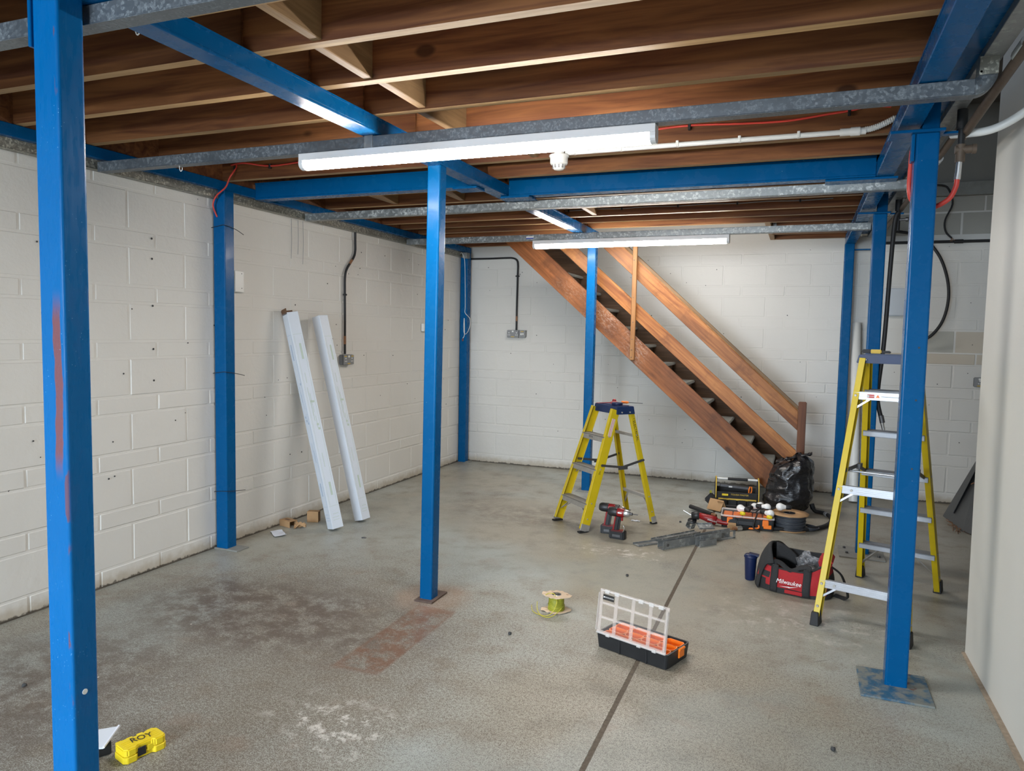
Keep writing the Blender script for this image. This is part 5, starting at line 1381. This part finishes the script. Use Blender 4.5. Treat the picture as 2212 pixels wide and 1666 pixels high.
# ================================================================== ORANGE LIDDED ORGANISER
t = thing('parts_organiser', 'closed orange and black organiser lying under the light bulbs', 'organiser', (-.345, 6.045, 0), R(3))
organiser(t, .40, .26, .085)
g = G(); g.box((0, 0, .092), (.395, .25, .010)); g.obj('lid_panel', M['clear'], t, .003)
g = G()
for x in (-.196, .196): g.box((x, 0, .095), (.010, .25, .012))
for y in (-.124, .124): g.box((0, y, .095), (.395, .010, .012))
g.obj('lid_rim', M['clear_rim'], t, .002)
for k in range(5):
    G().box((-.15 + .075 * k, 0, .070), (.070, .21, .024)).obj('orange_bin', M['orange'], t, .006)
G().box((-.02, -.134, .050), (.14, .012, .036)).obj('front_recess', M['black'], t, .003)
g = G(); g.tube([(-.115, -.137, .075), (-.10, -.145, .020), (.07, -.145, .018), (.085, -.137, .045)], .007, 8, 4); g.obj('carry_handle', M['orange'], t)
for x in (-.13, .135): G().box((x, -.133, .060), (.045, .014, .050)).obj('latch', M['orange'], t, .004, 2)
G().box((.15, -.136, .035), (.06, .010, .03)).obj('latch_guard', M['orange'], t, .004)
# festoon bulbs
bulb_pos = [(-.400, 6.05, .132, R(150), 0), (-.300, 6.13, .138, R(60), 1), (-.262, 6.20, .135, R(20), 2), (-.205, 6.10, .150, R(-10), 3), (-.175, 5.985, .128, R(-30), 4), (-.105, 6.10, .165, R(190), 5)]
labels = ['white opal bulb at the left end of the festoon', 'white opal bulb second from left, tipped up', 'white opal bulb at the back of the festoon', 'white opal bulb stacked above its neighbour', 'white opal bulb lowest and nearest on the organiser', 'white opal bulb at the right end near the cable reel']
def bulb(label, x, y, z, a):
    t = thing('light_bulb', label, 'bulb', (x, y, z), a, 'bulbs of the festoon lead')
    m = Matrix(((0, 0, 1), (1, 0, 0), (0, 1, 0)))
    g = G(); g.lathe([(.001, .033)] + [(.031 * math.sin(R(18 * k)), .002 + .031 * math.cos(R(18 * k))) for k in range(1, 8)] + [(.017, -.034), (.015, -.042)], 20, (0, 0, 0), m); g.obj('globe', M['bulb'], t)
    G().lathe([(.015, -.040), (.019, -.045), (.018, -.080), (.010, -.086)], 14, (0, 0, 0), m).obj('lampholder', M['rubber'], t)
    return t
for (x, y, z, a, _), lb in zip(bulb_pos, labels): bulb(lb, x, y, z, a)
t = thing('festoon_lead', 'black festoon cable tangled over the closed organiser', 'cable', (-.30, 6.05, .11))
G().tube([(-.22, .10, .01), (-.14, .07, .02), (-.05, .05, .025), (0, .08, .02), (.05, .04, .04), (.02, -.02, .01), (.03, -.08, .005), (.02, -.15, -.02), (.01, -.17, -.08), (.06, -.20, -.10)], .006, 8, 6).tube([(-.05, .05, .02), (0, 0, .02), (.06, .03, .03), (.12, .02, .03), (.16, .05, .045), (.12, .09, .03), (.05, .12, .02)], .006, 8, 6).obj('cable', M['rubber'], t)
for x, y, lb in ((-.375, 5.93, 'yellow wall plug clip on the organiser lid, left'), (-.175, 5.895, 'yellow and orange clip on the organiser lid, right')):
    t = thing('plastic_clip', lb, 'clip', (x, y, .106), R(-20)); G().lathe([(.001, -.022), (.014, -.018), (.016, 0), (.010, .02), (.001, .022)], 12, (0, 0, .014), Matrix(((0, 0, 1), (1, 0, 0), (0, 1, 0)))).obj('body', M['case_y'], t)
    G().box((-.03, .004, .010), (.03, .012, .010)).obj('tab', M['orange'], t, .002)
# cable reel
t = thing('cable_reel', 'flat cardboard reel of dark grey cable beside the organiser', 'cable reel', (-.035, 6.09, 0))
g = G(); g.lathe([(.03, .0), (.135, .0), (.135, .005), (.03, .005)], 34, wob=lambda a, z: 1 + .015 * math.sin(9 * a)); g.obj('flange', M['card'], t)
g = G(); g.lathe([(.045, .120), (.145, .122), (.145, .127), (.045, .126), (.045, .120)], 40, wob=lambda a, z: 1 + .02 * math.sin(11 * a) + .012 * math.sin(23 * a)); g.obj('flange', M['card'], t)
G().lathe([(.040, .004), (.044, .004), (.044, .128), (.040, .128)], 24).obj('core', M['grip'], t)
g = G()
for k in range(13):
    r = .118 + .004 * math.sin(k * 2.1); g.tube([(r * math.cos(a), r * math.sin(a), .012 + .0085 * k + .002 * math.sin(2 * a + k)) for a in [2 * PI * q / 22 for q in range(22)]], .0052, 6, 1, closed=True)
g.lathe([(.05, .006), (.112, .008), (.112, .118), (.05, .119)], 26)
g.obj('wound_cable', M['grey_cable'], t)
g = G(); 
for k in range(3): g.tube([(.10, -.03, .03), (.16 + .012 * k, -.03, .010 + .008 * k), (.20 + .01 * k, .03, .008 + .008 * k), (.15, .08 + .01 * k, .012 + .006 * k), (.09, .08, .03)], .0045, 6, 6)
g.obj('loose_turns', M['grey_cable'], t)
# black hose on the floor
t = thing('air_hose', 'black hose lying on the floor from organiser to tall ladder', 'hose', (-.1, 5.95, 0))
G().tube([(-.285, -.085, .017), (-.20, -.02, .017), (-.12, .005, .017), (.0, .03, .017), (.10, .06, .017), (.21, .12, .017), (.31, .24, .017), (.375, .42, .017), (.385, .60, .017), (.34, .74, .017), (.27, .79, .017), (.24, .80, .05)], .0165, 10, 6).obj('hose', M['rubber'], t)
G().cyl((-.312, -.11, .017), (-.28, -.08, .017), .020, n=12).obj('ferrule', M['silver'], t); G().cyl((-.335, -.13, .017), (-.312, -.11, .017), .015, n=6).obj('coupling', M['copper'], t)
G().cyl((.358, .69, .017), (.345, .73, .017), .0185, n=10).obj('grey_band', M['grey_pl'], t)
G().cyl((.25, .797, .035), (.235, .80, .075), .021, n=10).obj('end_fitting', M['rubber'], t)
# angle grinder lying on its side
t = thing('angle_grinder', 'red and black cordless grinder lying on the floor', 'grinder', (-.60, 5.93, 0), R(-4))
m = Matrix(((0, 0, 1), (1, 0, 0), (0, 1, 0)))
G().lathe([(.001, -.085), (.024, -.08), (.028, -.03), (.034, .02), (.034, .055), (.026, .06)], 16, (-.03, 0, .050), Matrix.Rotation(R(12), 3, 'Y') @ m @ Matrix.Rotation(0, 3, 'Z')).obj('barrel', M['red'], t)
G().tube([(-.02, .0, .05), (.06, .0, .036), (.12, .0, .034)], .024, 12, 4, flat=(.024, .020)).obj('handle', M['red'], t)
G().box((.16, .0, .045), (.07, .075, .065), (0, R(-18), .1)).obj('battery', M['black'], t, .010, 2)
G().lathe([(.001, -.035), (.030, -.03), (.033, .02), (.022, .035)], 14, (-.135, 0, .062), Matrix.Rotation(R(-8), 3, 'Y') @ m).obj('gear_head', M['black'], t)
G().lathe([(.001, .0), (.034, .002), (.036, .012), (.001, .014)], 20, (-.160, -.01, .012), Matrix.Rotation(R(25), 3, 'X')).obj('guard', M['black'], t)
G().cyl((-.16, 0, .055), (-.235, .005, .090), .006, n=8).obj('side_handle_rod', M['steel'], t)
text('lettering', 'Milwaukee', .018, M['white_ink'], t, (.0, -.0345, .044), (R(84), R(8), 0), .0005, .28)
t = thing('black_tube', 'short black tube propped beside the grinder', 'tube', (-.735, 6.29, .020), rot=(0, 0, R(-38)))
G().cyl((-.13, 0, .012), (.12, 0, .0), .018, n=14).obj('tube', M['rubber'], t); G().cyl((.12, 0, 0), (.17, 0, -.002), .0125, n=12).obj('stub', M['copper'], t)
t = thing('cardboard_flap', 'folded brown cardboard piece propped behind the grinder', 'cardboard', (-.635, 6.43, .0), R(-30))
G().box((0, 0, .055), (.14, .003, .10), (R(-28), 0, 0)).box((.045, .03, .06), (.06, .003, .09), (R(40), 0, .2)).obj('card', M['card'], t)
t = thing('yellow_strip', 'thin yellow strip standing up behind the cardboard', 'strip', (-.705, 6.66, 0)); G().box((0, 0, .065), (.018, .003, .13), (0, R(3), .2)).obj('strip', M['wire_gy'], t)
t = thing('brown_offcut', 'small brown wood offcut before the organiser', 'offcut', (-.452, 5.868, 0), .1); G().box((0, 0, .015), (.06, .035, .03)).box((.005, 0, .04), (.06, .03, .02)).obj('block', M['card'], t, .002)

# ================================================================== TRUNKING OFFCUTS
def offcut(label, p, L, rz, w_=.055, h=.055, hole=False, tilt=0, mat='galv_dull', kindp='u', rx=0):
    t = thing('trunking_offcut', label, 'offcut', p, rot=(rx, tilt, rz))
    g = G()
    if kindp == 'u':
        g.box((0, 0, .0015), (L, w_, .003)); g.box((0, -w_ / 2, h / 2), (L, .003, h)); g.box((0, w_ / 2, h / 2), (L, .003, h * .8))
    elif kindp == 'flat':
        g.box((0, 0, .0015), (L, w_, .003)); g.box((0, -w_ / 2, .006), (L, .003, .012)); g.box((0, w_ / 2, .006), (L, .003, .012))
    elif kindp == 'h':
        g.box((-L * .2, -w_ / 2, h / 2), (L * .6, .003, h)); g.box((L * .3, -w_ / 2, h * .93), (L * .4, .003, h * .14)); g.box((L * .3, -w_ / 2, h * .08), (L * .4, .003, h * .16)); g.box((L / 2 - .012, -w_ / 2, h / 2), (.024, .003, h)); g.box((0, 0, .0015), (L, w_, .003)); g.box((0, w_ / 2, h / 2), (L, .003, h))
    g.obj('channel', M[mat], t, .0006)
    if hole: G().cyl((-L / 2 + .045, -w_ / 2 - .0025, h / 2), (-L / 2 + .045, -w_ / 2 - .001, h / 2), .011, n=14).obj('knockout', M['grip'], t)
    return t
offcut('long galvanised offcut with a round knockout, nearest the viewer', (-.755, 5.235, 0), .36, R(52), .055, .058, True)
offcut('galvanised offcut with a cut-out side at the right end', (-.535, 5.50, .0), .36, R(52), .055, .062, kindp='h')
offcut('flat galvanised lid pointing lower left', (-.955, 5.20, .002), .26, R(48), .07, kindp='flat')
offcut('flat galvanised lid lying behind, pointing right', (-.815, 5.47, .002), .46, R(55), .06, kindp='flat', mat='galv')
offcut('short galvanised angle in front of the pile', (-.580, 5.335, 0), .16, R(50), .04, .042)
offcut('small bright galvanised channel piece on top of the pile', (-.728, 5.55, .060), .05, R(60), .045, .045, mat='galv', rx=R(20))
offcut('small galvanised plate leaning on top of the pile', (-.62, 5.62, .062), .12, R(30), .06, kindp='flat', rx=R(25))

# ================================================================== RIGHT FAR CORNER
t = thing('metal_sheets', 'dark grey folded metal sheets leaning behind the partition', 'metal sheet', (1.18, 6.95, 0))
def sheet(pts, name='sheet'):
    g = G(); P = [Vector(p) for p in pts]; n = Vector(P[1] - P[0]).cross(P[2] - P[0]).normalized() * .004
    k = len(P); g.add(P + [p + n for p in P], [tuple(range(k)), tuple(reversed(range(k, 2 * k)))] + [(i, k + i, k + (i + 1) % k, (i + 1) % k) for i in range(k)]); g.obj(name, M['sheet'], t)
sheet([(.00, .12, .01), (.06, -.38, .01), (.42, .02, .62), (.33, .36, .62)])
sheet([(.06, -.38, .01), (.15, -.58, .02), (.52, -.25, .58), (.42, .02, .62)])
sheet([(.04, -.05, .08), (.10, .14, .06), (.55, .55, .98), (.45, .30, .95)])
sheet([(.15, -.58, .005), (.30, -.62, .01), (.55, -.40, .5), (.50, -.30, .5)])
g = G(); g.tube([(.17, .02, .32), (.19, .0, .335), (.22, -.10, .31), (.30, -.22, .30)], .004, 6, 4); g.obj('tie_wire', M['copper'], t)
g = G(); rr = random.Random(5)
for k in range(26): g.tube([(.05 + rr.uniform(-.06, .10), -.30 + rr.uniform(-.18, .3), .004), (.05 + rr.uniform(-.06, .12), -.30 + rr.uniform(-.2, .3), .02)], .002, 4, 1)
g.obj('swarf', M['copper'], t, kind='stuff')
